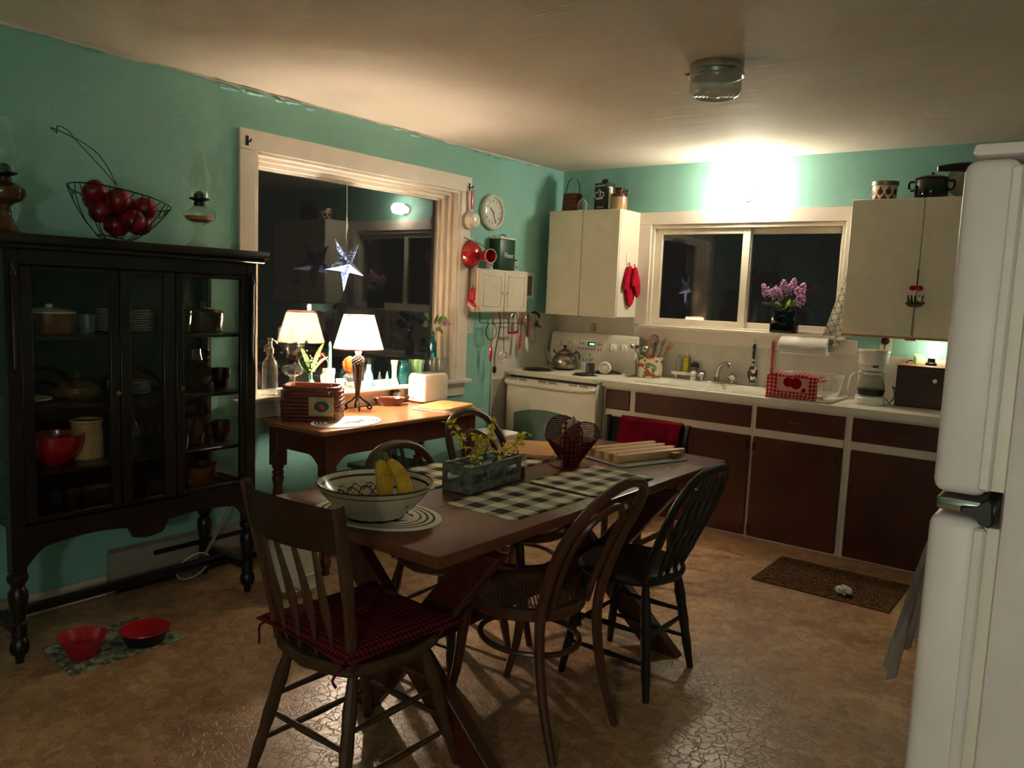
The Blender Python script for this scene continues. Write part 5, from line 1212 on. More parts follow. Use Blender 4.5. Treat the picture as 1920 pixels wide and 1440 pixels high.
# enamel dipper
t = thing('enamel_dipper', 'white enamel dipper with red handle hanging from the casing bracket', 'dipper', (.03, -1.207, 2.0))
Md = T(.0, 0, 0) @ RY(PI/2)
G(Md).lathe([(.062, 0), (.064, .003), (.06, .006), (.056, .03), (.046, .055), (.036, .06), (0, .061)], 28).ob('pan', 'enamel_white', t)
G().tube([(.012, -.002, .058), (.016, -.002, .075)], [.014, .012], 8).ob('ferrule', 'enamel_white', t)
G().tube([(.016, -.002, .074), (.02, -.004, .13), (.02, -.006, .205)], [.013, .0145, .012], 8, 3, flat=.6).ob('handle', 'red_enamel', t)
# red colander and cup
t = thing('red_colander', 'red enamel colander hanging on the window casing', 'colander', (.028, -1.185, 1.765))
G().lathe([(.094, 0), (.097, .003), (.092, .006), (.082, .035), (.06, .06), (.035, .07), (0, .073)], 30, M=Md).ob('bowl', 'red_enamel', t)
G().tube([(.004, .03, .09), (.004, .018, .108), (.004, -.018, .108), (.004, -.03, .09)], .004, 7, 4).ob('handle', 'enamel_white', t)
t = thing('red_cup', 'red enamel cup with pale rim hanging in front of the colander', 'cup', (.15, -1.14, 1.757), -.25)
G(RY(PI/2)).lathe([(0, -.03), (.038, -.03), (.042, -.025), (.046, .03), (.049, .033), (.046, .034), (.04, -.02), (0, -.024)], 26).ob('body', 'red_enamel', t)
G(RY(PI/2)).tube([(.048*math.cos(a*PI/14), .048*math.sin(a*PI/14), .0335) for a in range(28)], .0026, 6, closed=True).ob('rim', 'white_glaze', t)
G().tube([(-.02, .0, .042), (-.04, -.0, .06), (-.08, -.02, .085), (-.11, -.03, .1)], .004, 6, 4).ob('handle', 'red_enamel', t)
# flour tin and salt boxes
t = thing('flour_tin', 'dark green Flour tin with white lid on the small cupboard', 'canister', (.052, -.85, DZ1+.0005))
G().box(-.05, .05, -.092, .092, 0, .222, .006, 2).ob('body', 'tin_green', t)
l = G().prism(rrect(.106, .19, .01, 3), .222, .236, None, .003).ob('lid', 'trim_white', t)
G().tube([(0, -.035, .236), (0, -.025, .254), (0, .025, .254), (0, .035, .236)], .005, 7, 4, flat=.6).ob('lid_handle', 'plastic_black', l)
text('flour_lettering', 'Flour', .052, T(.0505, .018, .105) @ Mc, 'paper', t, .0004)
for (y, lab) in ((-1.0, 'white spice jar with blue picture left of the flour tin'), (-.70, 'white spice jar with blue picture right of the flour tin')):
    t = thing('spice_jar', lab, 'jar', (.055, y, DZ1+.0005), 0, 'spice jars on the small cupboard')
    G().lathe([(0, 0), (.024, 0), (.026, .004), (.026, .07), (.02, .074), (0, .074)], 18).ob('jar_body', 'white_glaze', t)
    G().lathe([(.022, .072), (.022, .084), (0, .086)], 16).ob('cap', 'plastic_black', t)
    G().lathe([(.0263, .015), (.0266, .02), (.0266, .05), (.0263, .055)], 18, a0=-.6, a1=.5).ob('picture', 'star_paper', t)
# vent grille, outlets
t = thing('fan_grille', 'cream louvred wall plate beside the small cupboard', 'vent', (.0, -.425, 1.57))
G().box(0, .008, -.055, .055, -.10, .10, .002).ob('plate', 'trim_white', t)
G().box(.006, .0085, -.03, .03, -.08, .075).ob('opening', 'dark_lining', t)
for k in range(10): G().box(.007, .0105, -.03, .03, -.076+.0155*k, -.069+.0155*k, 0, 1, Matrix()).ob('louvre', 'panel_grey', t)
def outlet(label, loc, rz, plug=None):
    t = thing('wall_outlet', label, 'outlet', loc, rz, 'wall outlets'); G(RX(PI/2)).prism(rrect(.07, .115, .006, 2), 0, .006, None, .0015).ob('cover_plate', 'cream_gloss', t)
    for z in (-.025, .025): G(RX(PI/2)).prism(rrect(.032, .028, .008, 3, 0, z), .006, .0085).ob('socket', 'trim_white', t)
    return t
outlet('cream wall outlet beside the window casing below the dipper', (.0, -1.14, 1.262), PI/2)
t = outlet('beige wall outlet with plug above the stove', (.372, -.0066, 1.275), 0)
G().box(-.016, .016, -.04, -.008, -.045, .02, .006, 2).ob('plug', 'stoneware', t)
t = outlet('cream wall outlet with round black plug above the coffee maker', (2.545, .0, 1.275), 0)
G(RX(PI/2)).lathe([(0, .008), (.024, .008), (.024, .028), (.014, .034), (0, .034)], 18, (0, .02, 0)).ob('plug', 'plastic_black', t)
G().tube([(0, -.03, .01), (.002, -.04, -.03), (-.006, -.035, -.06), (-.004, -.03, -.10), (.02, -.04, -.16)], .0035, 6, 4).ob('cord', 'rubber', t)
# measuring spoons and brush on the cupboard's side
t = thing('measuring_spoons', 'steel measuring spoon set with red handles on the small cupboard side', 'spoons', (.05, -1.166, 1.665))
for k, dx in enumerate((-.022, -.007, .008, .024)):
    sp_ = G().tube([(dx*.4, -.012, -.0), (dx, -.014, -.06), (dx*.9+.006, -.014, -.14)], .0028, 6, 3).ob('stem', 'steel', t)
    G().ell((dx*.4, -.012, .004), (.009, .005, .012), 10, 6).ob('spoon_bowl', 'steel', sp_)
G().box(-.016, .022, -.026, -.004, -.225, -.14, .006, 2).ob('red_handle', 'red_plastic', t)
t = thing('pastry_brush', 'red and white striped scrubbing brush hanging below the measuring spoons', 'brush', (.055, -1.172, 1.425))
G(RX(.0) @ RY(.5)).box(-.045, .045, -.024, -.004, -.012, .004, .003).ob('back', 'red_plastic', t)
G(RY(.5)).box(-.04, .04, -.022, -.006, -.034, -.0125).ob('bristles', 'trim_white', t); G().tube([(-.04, -.012, .03), (-.055, -.012, .034), (-.07, -.012, .03)], [.006, .007, .005], 6).ob('tip', 'red_plastic', t)
G().tube([(0, -.012, .004), (.002, -.012, .02)], .002, 5).ob('loop', 'steel', t)
# ---------------------------------------------------------------- rail and utensils under the small cupboard
UX = .062
t = thing('utensil_rail', 'dark wire hanging rail under the small white cupboard', 'rail', (UX, -.80, 1.36))
G().tube([(0, -.30, 0), (0, -.295, -.045), (0, -.27, -.077), (0, 0, -.079), (0, .27, -.077), (0, .29, -.045), (0, .295, 0)], .0032, 6, 4).ob('wire', 'iron_black', t)
def hung(name, label, y, z, parts, rx=0., x=UX+.012):
    t = thing(name, label, 'utensil', (x, y, z), 0, 'utensils hanging under the small cupboard')
    for nm, g, mt in parts: g.ob(nm, mt, t)
    return t
MX = Matrix(((0, 0, 1, 0), (1, 0, 0, 0), (0, 1, 0, 0), (0, 0, 0, 1)))
circ = lambda r, cz, n=24, sy=1.: [(0, sy*r*math.cos(2*PI*k/n), cz+r*math.sin(2*PI*k/n)) for k in range(n)]
hung('sieve', 'round wire sieve with red tipped handle on the rail', -.975, 1.283, [('ring', G().tube(circ(.062, -.062), .0035, 6, closed=True), 'iron_black'), ('mesh', G().lathe([(0, .032), (.03, .028), (.052, .014), (.061, 0)], 24, (0, 0, 0), T(0, 0, -.062) @ MX), 'clear_plastic'), ('neck', G().tube([(0, -.012, -.123), (0, -.006, -.15), (0, 0, -.17), (0, .006, -.15), (0, .012, -.123)], .0022, 6, 4), 'steel'), ('handle', G().tube([(0, 0, -.165), (0, 0, -.2), (0, 0, -.25), (0, 0, -.285)], [.006, .012, .011, .005], 8, 3), 'red_enamel')])
hung('power_cord', 'black electric cord with plug dangling from the rail', -.895, 1.36, [('cable', G().tube([(0, .0, 0), (.006, .015, -.06), (.004, .012, -.13), (.0, -.005, -.22), (-.004, -.022, -.32), (0, -.024, -.40)], .004, 6, 5), 'rubber'), ('plug', G().box(-.012, .012, -.038, -.012, -.445, -.40, .005), 'rubber'), ('prongs', G().box(-.002, .002, -.032, -.029, -.465, -.445).box(-.002, .002, -.021, -.018, -.465, -.445), 'steel')])
t = hung('wire_skimmer', 'long-handled wire skimmer hanging beside the cord', -.825, 1.355, [('handle', G().tube([(0, -.004, 0), (0, .0, -.15), (0, .012, -.28)], .0028, 6), 'copper'), ('ring', G().tube([(.0, -.005+.05*math.cos(a*PI/12), -.325+.036*math.sin(a*PI/12)+.012*math.cos(a*PI/12)) for a in range(24)], .0028, 6, closed=True), 'steel')])
for k in range(5): G().tube([(.006, -.045+.02*k, -.338+.006*k), (.028, -.042+.02*k, -.34), (.03, -.03+.018*k, -.31), (.006, -.04+.02*k, -.296)], .0012, 5, 3).ob('basket_wire', 'steel', t)
t = hung('potato_masher', 'wire masher with red crossbar grip on the rail', -.70, 1.355, [('frame', G().tube([(0, -.055, -.14), (0, -.058, -.07), (0, -.035, -.012), (0, .01, 0), (0, .035, -.02), (0, .05, -.14)], .004, 7, 4), 'steel'), ('grip', G().tube([(0, -.062, -.145), (0, 0, -.148), (0, .05, -.14)], [.009, .011, .009], 8), 'red_enamel')])
hung('vegetable_peeler', 'red-handled peeler hanging in front of the masher', -.645, 1.36, [('handle', G().tube([(.02, 0, 0), (.02, 0, -.09)], [.012, .013], 8), 'maroon_metal'), ('blade', G().tube([(.02, 0, -.09), (.02, .004, -.13), (.02, 0, -.165)], [.009, .012, .004], 7, flat=.3), 'steel')])
hung('red_spatula', 'steel turner with red plastic blade hanging on the rail', -.605, 1.355, [('stem', G().tube([(0, .02, 0), (0, .012, -.08), (0, .0, -.14)], .0028, 6), 'steel'), ('blade', G().tube([(0, .0, -.135), (0, -.006, -.19), (0, -.012, -.255), (0, -.014, -.275)], [.007, .013, .014, .008], 8, flat=.4), 'red_plastic')])
hung('white_spatula', 'white rubber spatula with red stem hanging on the rail', -.545, 1.36, [('stem', G().tube([(.01, .01, 0), (.01, .014, -.10), (.01, .004, -.19)], .005, 7), 'maroon_metal'), ('blade', G().tube([(.01, .002, -.18), (.01, .004, -.22), (.01, .012, -.275), (.01, .022, -.30)], [.009, .021, .018, .006], 8, flat=.3), 'plastic_white')])
hung('steel_scoop', 'bright steel scoop hanging by the red peeler', -.595, 1.36, [('bowl', G().ell((.03, 0, -.06), (.012, .022, .042), 12, 8), 'steel'), ('stem', G().tube([(.03, 0, 0), (.03, 0, -.03)], .003, 6), 'steel')])
hung('tea_strainer', 'small round tea strainer with wooden handle on the panel', -.46, 1.345, [('ring', G().tube(circ(.028, -.03, 18), .003, 6, closed=True), 'iron_black'), ('mesh', G().lathe([(0, .012), (.02, .008), (.027, 0)], 18, M=T(0, 0, -.03) @ MX), 'steel'), ('handle', G().tube([(0, .004, -.057), (0, .008, -.1), (0, .012, -.175)], [.003, .010, .008], 7, 3), 'spoon_wood')], x=.035)
t = hung('egg_beater', 'hand egg beater with black crank handle on the panel', -.365, 1.36, [('handle', G().tube([(0, -.05, .0), (0, 0, .0), (0, .045, -.02), (0, .05, -.045)], [.008, .011, .010, .006], 8, 4), 'plastic_black'), ('frame', G().tube([(0, -.005, -.005), (0, .0, -.08), (0, -.01, -.16)], .004, 6), 'chrome'), ('gear', G().lathe([(0, -.003), (.03, -.003), (.03, .003), (0, .003)], 20, M=T(.012, .0, -.085) @ MX), 'steel'), ('crank', G().tube([(.018, 0, -.085), (.022, .025, -.11), (.04, .028, -.112)], .005, 6), 'plastic_black')], x=.035)
for s in (-1, 1):
    for w_ in (.012, .02): G().tube([(0, -.012+s*.006, -.155), (0, -.014+s*.006+s*w_, -.19), (0, -.016+s*.006+s*w_*.9, -.225), (0, -.018, -.24)], .0018, 5, 4).ob('beater_loop', 'chrome', t)

# ---------------------------------------------------------------- on the stove
KX, KY, KZ = .285, -.30, .941
t = thing('kettle', 'dented silver tea kettle with black knob on the back burner', 'kettle', (KX, KY, KZ), .0)
G().lathe([(0, 0), (.085, 0), (.094, .012), (.1, .045), (.09, .085), (.062, .108), (.05, .112), (.05, .116), (.055, .118)], 30).ob('body', 'pewter', t)
l = G().lathe([(.056, .117), (.05, .126), (.03, .142), (.01, .148), (0, .149)], 26).ob('lid', 'pewter', t)
G().lathe([(.006, .148), (.006, .155), (.012, .16), (.012, .174), (0, .178)], 14).ob('knob', 'plastic_black', l)
G(RZ(PI+.62)).tube([(.085, 0, .03), (.115, 0, .05), (.128, 0, .085), (.14, 0, .12), (.152, 0, .135)], [.019, .014, .011, .009, .007], 10, 4).ob('spout', 'pewter', t)
for s in (0, PI): G(RZ(.35+s)).tube([(.066, 0, .105), (.085, -.008, .125), (.09, 0, .135), (.085, .008, .125), (.066, 0, .105)], .004, 6, 3).ob('handle_ear', 'iron_black', t)
G(RZ(.35)).tube([(.088, 0, .13), (.102, .03, .115), (.108, .05, .09), (.104, .06, .07)], .0045, 7, 4).ob('bail', 'iron_black', t)
for (x, mat, tm, wd, lab) in ((.545, 'enamel_white', 'plastic_black', 'SALT', 'white salt bottle with vertical lettering on the stove'), (.598, 'plastic_black', 'paper', 'PEPPER', 'black pepper bottle with vertical lettering on the stove')):
    t = thing('seasoning_bottle', lab, 'shaker', (x, -.415, .9255), -.3, 'salt and pepper bottles on the stove')
    b = G().prism(rrect(.044, .044, .006, 2), 0, .082, None, .003).ob('bottle', mat, t)
    G().lathe([(.02, .082), (.012, .094), (.011, .098)], 14).ob('neck', 'clear_glass', t); G().lathe([(.0135, .096), (.0145, .1), (.0145, .118), (.012, .122), (0, .123)], 14).ob('cap', 'chrome', t)
    text('lettering', wd, .021 if wd == 'SALT' else .0165, T(0, -.0222, .043) @ RX(PI/2) @ RZ(PI/2), tm, b, .0003)
t = thing('dial_timer', 'white round dial kitchen timer on the stove', 'timer', (.67, -.33, .9255+.047), .35)
G(RX(PI/2)).lathe([(0, -.02), (.042, -.02), (.047, -.014), (.047, .012), (.04, .018), (.034, .014), (0, .014)], 30).ob('case', 'plastic_white', t)
G(RX(PI/2)).lathe([(0, .014), (.022, .014), (.02, .026), (0, .028)], 20).ob('dial', 'panel_white', t)
for k in range(12):
    a = k*PI/6; G(RX(PI/2)).box(-.0015, .0015, -.004, .004, .0145, .0152, 0, 1, T(.029*math.cos(a), .029*math.sin(a), 0) @ RZ(a)).ob('tick', 'pewter', t)

# ---------------------------------------------------------------- on top of the tall cream cupboard
CZ = 2.156
t = thing('tall_basket', 'dark red-brown lidless basket with hoop handle on the left cupboard', 'basket', (.225, -.20, CZ))
for k in range(9): G().tube([(x, y, .008+.0155*k) for x, y in rrect(.135-.016*k/8, .10-.012*k/8, .02, 3)], .0085, 6, closed=True).ob('weave_row', 'wicker', t)
G().prism(rrect(.12, .085, .02, 3), 0, .006).ob('bottom', 'wicker', t)
G().sheet(lambda u, v: (-.062*math.cos(PI*u), -.006+.012*v, .13+.135*math.sin(PI*u)**.8), 20, 1, .004).ob('handle', 'side_dark', t)
t = thing('house_jar', 'small clear glass house-shaped jar on the left cupboard', 'jar', (.385, -.27, CZ), -.2)
G(RX(PI/2)).prism([(-.042, 0), (.042, 0), (.045, .05), (.022, .082), (0, .092), (-.022, .082), (-.045, .05)], -.03, .03, None, .004).ob('glass_body', 'jar_glass', t)
G(RX(PI/2)).tube([(-.042, .002, .031), (.042, .002, .031), (.045, .05, .031), (0, .092, .031), (-.045, .05, .031)], .0025, 6, closed=True).ob('lead_edge', 'milk_glass', t)
plain('box_green', (14, 34, 28), .5, var=.04)
t = thing('handled_carton', 'dark green carton with white maple leaf emblem and handle on the left cupboard', 'carton', (.485, -.155, CZ), -.18)
G().box(-.06, .06, -.05, .05, 0, .212, .002).ob('carton', 'box_green', t)
G(RX(PI/2)).prism([(-.03, .21), (.03, .21), (.028, .238), (.012, .246), (-.012, .246), (-.028, .238)], -.004, .004).ob('handle', 'box_green', t)
text('lettering', 'CLARMONT', .019, T(0, -.0505, .19) @ RX(PI/2), 'paper', t, .0003)
def leaf_outline():
    h = [(0, 1.0), (.16, .68), (.28, .74), (.30, .46), (.52, .66), (.60, .52), (.88, .50), (.76, .32), (.92, .2), (.60, -.06), (.64, -.24), (.10, -.18)]
    return h+[(-x, y) for x, y in h[::-1][:-1]] if False else h+[(-x, y) for x, y in reversed(h[1:])]
o_ = leaf_outline()
G(T(0, -.0506, .105) @ RX(PI/2) @ S(.052, .06, 1)).tube([(x, y, .01) for x, y in o_], .07, 5, closed=True, flat=.01).ob('leaf_emblem', 'paper', t)
G(T(0, -.0507, .10) @ RX(PI/2)).prism([(-.022, -.012), (.024, -.004), (.02, .006), (-.02, .004)], 0, .0006).ob('bottle_picture', 'paper', t)
G(T(.0, -.0507, .105) @ RX(PI/2)).prism([(-.006, -.01), (.006, -.01), (.01, .03), (0, .045), (-.01, .03)], 0, .0008).ob('glass_picture', 'lilac', t)
G().box(-.03, .035, -.0508, -.0498, .024, .034).ob('tan_strip', 'stoneware', t)
G().box(.0603, .061, -.022, .022, .02, .185).ob('side_label', 'paper', t)
G(T(.0612, 0, .115) @ MX @ S(1, 1.5, 1)).lathe([(0, 0), (.018, 0), (.018, .0006), (0, .0006)], 20).ob('side_picture', 'forsythia', t)
t = thing('stoneware_jug', 'two-tone brown and tan stoneware jug on the left cupboard', 'jug', (.64, -.20, CZ))
G().lathe([(0, 0), (.058, 0), (.061, .006), (.061, .1)], 28).ob('body', 'stoneware', t)
G().lathe([(.0612, .098), (.062, .105), (.056, .122), (.04, .132), (.036, .142), (.037, .155), (.042, .16), (.042, .166), (.036, .167), (.03, .14), (0, .135)], 28).ob('shoulder', 'brown_glaze', t)
G().tube([(.056, .0, .122), (.072, .0, .125), (.074, 0, .14), (.062, 0, .145), (.045, 0, .14)], .006, 8, 4).ob('ear_handle', 'brown_glaze', t)
# oven mitts
t = thing('adhesive_hook', 'white stick-on hook on the cream cupboard side', 'hook', (.7325, -.185, 1.80))
G().box(0, .004, -.02, .02, -.045, .035, .002).ob('plate', 'plastic_white', t); G().tube([(.004, 0, -.025), (.014, 0, -.034), (.02, 0, -.028)], .004, 7, 3).ob('hook', 'plastic_white', t)
def mitt(label, loc, R_, k):
    t = thing('oven_mitt', label, 'oven mitt', loc, 0, 'red oven mitts'); t.rotation_euler = R_
    o = [(-.03, 0), (.03, 0), (.05, -.06), (.062, -.15), (.072, -.21), (.064, -.27), (.035, -.31), (0, -.325), (-.03, -.31), (-.05, -.26), (-.055, -.19), (-.062, -.16), (-.085, -.185), (-.10, -.18), (-.10, -.15), (-.078, -.10), (-.05, -.05)]
    g = G(Mc @ S(k, k, 1)).prism(o, -.012, .012, None, .009); g.ob('body', 'mitt_red', t)
    G().tube([(0, 0, -.004), (.0, .008, .018), (0, 0, .026), (0, -.008, .018), (0, 0, -.004)], .0025, 6, 3).ob('loop', 'mitt_red', t)
mitt('red quilted oven mitt hanging on the cupboard side, in front', (.752, -.185, 1.742), (.10, 0, 0), .95)
mitt('red quilted oven mitt hanging behind the other one', (.7775, -.150, 1.735), (.28, .0, 0), .72)

# ---------------------------------------------------------------- along the worktop
WT = .9153
m = NT('holly_glaze'); m.set(.3, 0, .5, .2); v = m.coords(); n1 = m.noise(v, 24, 3, .6, .8); n2 = m.noise(m.coords((1, 1, 1.6)), 13, 2)
m.col(m.mix(m.math('GREATER_THAN', n2, .60), m.ramp(n1, [(.40, (228, 216, 180)), (.52, (96, 128, 70)), (.58, (70, 104, 56)), (.66, (222, 208, 172))], 'CONSTANT'), (176, 70, 42))); MATS['holly_glaze'] = m.m
t = thing('utensil_crock', 'cream crock painted with green leaves and red berries beside the stove', 'crock', (.94, -.125, WT))
G().lathe([(0, .004), (.09, .004), (.094, 0), (.098, .008), (.098, .15), (.1, .158), (.094, .16), (.09, .15), (.088, .012), (0, .012)], 32).ob('body', 'holly_glaze', t)
def stirrer(name, label, top, mat, hm, head, base=(0, 0)):
    t = thing(name, label, 'utensil', (.94+base[0], -.125+base[1], WT+.014), 0, 'utensils in the painted crock')
    d = Vector(top); G().tube([(0, 0, 0), d*.55, d], .0045, 7).ob('stem', hm, t)
    M = T(*d) @ RZ(math.atan2(d.y, d.x)) @ RY(math.atan2(math.hypot(d.x, d.y), d.z))
    head(M).ob('head', mat, t)
spn = lambda r, L, dp=.35: (lambda M: G(M).ell((0, 0, L), (r*dp, r, L), 14, 8))
stirrer('ladle', 'steel soup ladle leaning left out of the crock', (-.11, -.05, .20), 'steel', 'steel', lambda M: G(M).lathe([(0, -.03), (.025, -.024), (.04, 0), (.038, 0), (.023, -.021), (0, -.027)], 18, M=T(-.01, 0, .02) @ RY(-.6)))
stirrer('ladle', 'small steel ladle with round bowl at the crock front', (-.02, -.08, .195), 'steel', 'steel', lambda M: G(M).ell((0, 0, .012), (.034, .034, .026), 16, 8), (.02, -.01))
stirrer('whisk', 'large wire whisk standing in the painted crock', (-.01, .03, .20), 'copper', 'copper', lambda M: (lambda g: [g.tube([(0, 0, 0), (.03*math.cos(a), .03*math.sin(a), .035), (.036*math.cos(a), .036*math.sin(a), .07), (.02*math.cos(a), .02*math.sin(a), .1), (0, 0, .108)], .0016, 5, 4) for a in [k*PI/4 for k in range(8)]] and g)(G(M)), (.0, .03))
stirrer('serving_spoon', 'big steel serving spoon standing in the crock', (.05, .02, .22), 'steel', 'steel', spn(.03, .042), (.02, .02))
stirrer('wooden_spoon', 'pale wooden spoon on the right side of the crock', (.09, .0, .195), 'spoon_wood', 'spoon_wood', spn(.022, .035), (.02, .03))
stirrer('wooden_spoon', 'second wooden spoon leaning furthest right out of the crock', (.115, .03, .19), 'spoon_wood', 'spoon_wood', spn(.02, .032), (.01, .0))
stirrer('slotted_turner', 'steel slotted turner behind the ladles in the crock', (.0, .0, .185), 'steel', 'steel', lambda M: G(M).box(-.003, .003, -.026, .026, 0, .07, .002), (.03, .0))
# soap shelf
t = thing('soap_shelf', 'small white soap shelf behind the sink', 'shelf', (1.205, -.042, .955))
G().box(-.11, .11, -.03, .034, 0, .006, .002).ob('shelf', 'plastic_white', t); G().box(-.11, .11, -.032, -.029, -.002, .022, .001).ob('lip', 'plastic_white', t)
for x in (-.08, .08): G().box(x-.008, x+.008, -.02, .034, -.041, 0, .002).ob('bracket', 'plastic_white', t)
pot('soap_bottle', 'clear glass soap bottle at the left of the soap shelf', 'bottle', (1.135, -.04, .9615), [(0, .002), (.024, .002), (.026, 0), (.027, .09), (.012, .115), (.012, .135), (.015, .138), (0, .139)], 'jar_glass')
t = pot('soap_bottle', 'yellow dish soap bottle with white pump top', 'bottle', (1.195, -.04, .9615), [(0, .002), (.02, .002), (.022, .004), (.022, .12), (.01, .13), (.01, .14), (0, .14)], 'sponge_yellow', lid=[(.012, .138), (.013, .16), (.006, .162), (.006, .18), (.014, .182), (.014, .19), (0, .19)], lm='plastic_white')
pot('dish_brush', 'black-topped clear dish brush at the right of the soap shelf', 'brush', (1.262, -.035, .9615), [(0, .0), (.02, 0), (.02, .04), (.028, .05), (.03, .058), (0, .06)], 'clear_plastic', lid=[(.032, .058), (.03, .075), (.018, .088), (.008, .092), (0, .093)], lm='plastic_black')
pot('glass_stopper', 'round white sink stopper knob beside the left tap', 'stopper', (1.285, -.10, .9225), [(0, 0), (.022, 0), (.022, .03), (.018, .034), (.024, .05), (.018, .068), (0, .074)], 'white_glaze')
tag(G().box(1.46, 1.57, -.062, -.012, .9155, .94, .006, 2).ob('kitchen_sponge', 'sponge_yellow'), 'yellow-green sponge behind the faucet', 'sponge')
# hanging spoons on the window apron
m = NT('cow_print'); m.set(.3); m.col(m.ramp(m.noise(m.coords(), 26, 1), [(.5, (20, 18, 18)), (.52, (230, 226, 214))], 'CONSTANT')); MATS['cow_print'] = m.m
t = thing('cow_print_spoon', 'black and white cow-print slotted spoon hanging over the sink', 'spoon', (1.697, -.028, 1.235))
G().tube([(0, 0, 0), (0, -.004, -.04), (0, -.002, -.12), (0, 0, -.18)], [.009, .013, .009, .006], 9, 4, flat=.6, up=(0, 1, 0)).ob('handle', 'cow_print', t)
G().ell((0, -.004, -.225), (.036, .012, .055), 16, 10).ob('bowl', 'cow_print', t)
for k in (-1, 0, 1): G().box(k*.014-.004, k*.014+.004, -.010, .002, -.292, -.262, .001).ob('tooth', 'plastic_black', t)
G().tube([(0, .012, .012), (0, -.006, .01), (0, -.008, .0)], .0018, 5).ob('nail', 'iron_black', t)
plain('candy_stripe', (196, 60, 62), .35, var=.3, vs=40)
tag(G().tube([(1.83, -.03, 1.245), (1.831, -.032, 1.2), (1.829, -.028, 1.12), (1.828, -.025, 1.02)], [.009, .011, .009, .008], 8, 3).ob('candy_stick_handle', 'candy_stripe'), 'red and white mottled handle hanging behind the dish rack', 'handle')
# paper towel roll and holder
t = thing('paper_towel', 'white paper towel roll under the window apron', 'paper towel', (2.06, -.085, 1.232))
G(RY(PI/2)).lathe([(.018, -.155), (.058, -.155), (.06, -.15), (.06, .15), (.058, .155), (.018, .155)], 32).ob('roll', 'paper', t)
G().sheet(lambda u, v: (-.15+.30*u, -.06-.002*math.sin(8*u), .0-.05*v), 6, 4, .001).ob('loose_sheet', 'paper', t)
G().box(.158, .175, -.02, .06, -.03, .03, .004).ob('bracket', 'clear_plastic', t); G().box(-.175, -.16, -.02, .06, -.03, .03, .004).ob('bracket', 'plastic_white', t)
G().tube([(.155, 0, 0), (.185, 0, 0)], .018, 12).ob('end_cap', 'steel', t)
# vase with lilacs
VX, VY, VZ = 1.90, -.05, 1.3085
t = thing('square_vase', 'dark teal glass jug vase on the sink window sill', 'vase', (VX, VY, VZ), 0)
g = G(); rings = []
for (w_, d_, z) in ((.175, .072, 0), (.185, .08, .006), (.185, .08, .12), (.17, .074, .15), (.10, .05, .162), (.06, .04, .168), (.062, .042, .178)):
    rings.append([g._v((x, y, z)) for x, y in rrect(w_, d_, min(.02, d_*.4), 3)])
for A, B in zip(rings, rings[1:]):
    for q in range(len(A)): g._f([A[q], A[(q+1) % len(A)], B[(q+1) % len(A)], B[q]])
g._f(rings[0][::-1]); g.ob('glass_body', 'dark_teal_glass', t)
G(T(0, -.041, .09) @ RX(PI/2)).tube([(.035*math.cos(a*PI/10), .03*math.sin(a*PI/10), 0) for a in range(20)], .005, 6, closed=True).ob('moulded_ring', 'dark_teal_glass', t)
t = thing('lilac_bouquet', 'pink lilac blooms with fern and leaves in the dark teal vase', 'flowers', (VX, VY, VZ+.04))
for k, (tx, ty, tz) in enumerate(((-.10, -.03, .24), (-.05, .0, .22), (.0, -.02, .26), (.05, -.01, .27), (.10, -.02, .25), (.11, -.03, .19))):
    G().tube([(tx*.1, 0, .02), (tx*.3, ty*.4, .12), (tx, ty, tz)], .0022, 5, 4).ob('stalk', 'stem_green', t)
    floret_cluster(t, (tx-.01, ty, tz-.02), (tx*3, -.2, .5+(k % 2)*.4), .075, .04, 85, 20+k)
for (c, d, L, w_) in (((.0, -.02, .13), (.5, -.5, .6), .09, .026), ((.02, -.02, .15), (.8, -.3, .2), .07, .02), ((-.02, -.02, .14), (-.5, -.5, .4), .06, .018)):
    c, d = Vector(c), Vector(d).normalized(); leafblade([c, c+d*L*.4+Vector((0, -.01, .006)), c+d*L], w_).ob('leaf', 'leaf_light', t)
for (c, d) in (((-.03, -.01, .15), Vector((-1, -.2, .1))), ((-.02, 0, .2), Vector((-.05, -.1, 1)))):
    g = G(); c = Vector(c); d = d.normalized(); sd = d.cross(Vector((0, 1, 0))).normalized()
    g.tube([c, c+d*.13], .0012, 5)
    for k in range(11):
        for s in (-1, 1): petal(g, c+d*(.01+.011*k), sd*s+d*.4, .030*(1-k/14), .0035)
    o = g.ob('fern_frond', 'leaf_light', t); o['kind'] = 'stuff'
# small lit dish reflected in the window
# checked towel on the cupboard corner
check('tea_check', (226, 222, 206), (120, 124, 112), (60, 66, 58), 28, 28, ax=('X', 'Z'))
m = NT('grid_towel'); m.set(.95, 0, .1); v = m.coords(); sp = m.new('ShaderNodeSeparateXYZ'); m.link(v, sp.inputs[0]); ln_ = None
for a_, b_ in (((1, .35), 26), ((-.3, 1), 26)):
    f = m.math('FRACT', m.math('MULTIPLY', m.math('ADD', m.math('MULTIPLY', sp.outputs[0], a_[0]), m.math('MULTIPLY', sp.outputs[2], a_[1])), b_)); l_ = m.math('LESS_THAN', f, .09); ln_ = l_ if ln_ is None else m.math('MAXIMUM', ln_, l_)
m.col(m.mix(ln_, (228, 224, 212), (96, 104, 96))); MATS['grid_towel'] = m.m
def ht(u, v):
    w_ = .03+.085*v**.8; x = 2.305-.05*v+(u-.5)*w_*1.15-.03*v*v; y = -.075-.03*math.sin(u*9+v*2)*(.3+v*.5); z = 1.74-.475*v-.03*math.sin(PI*u)*v
    return (x, y, z)
t = thing('checked_towel', 'white tea towel with dark grid lines hanging beside the sink window', 'towel', (2.27, -.08, 1.27))
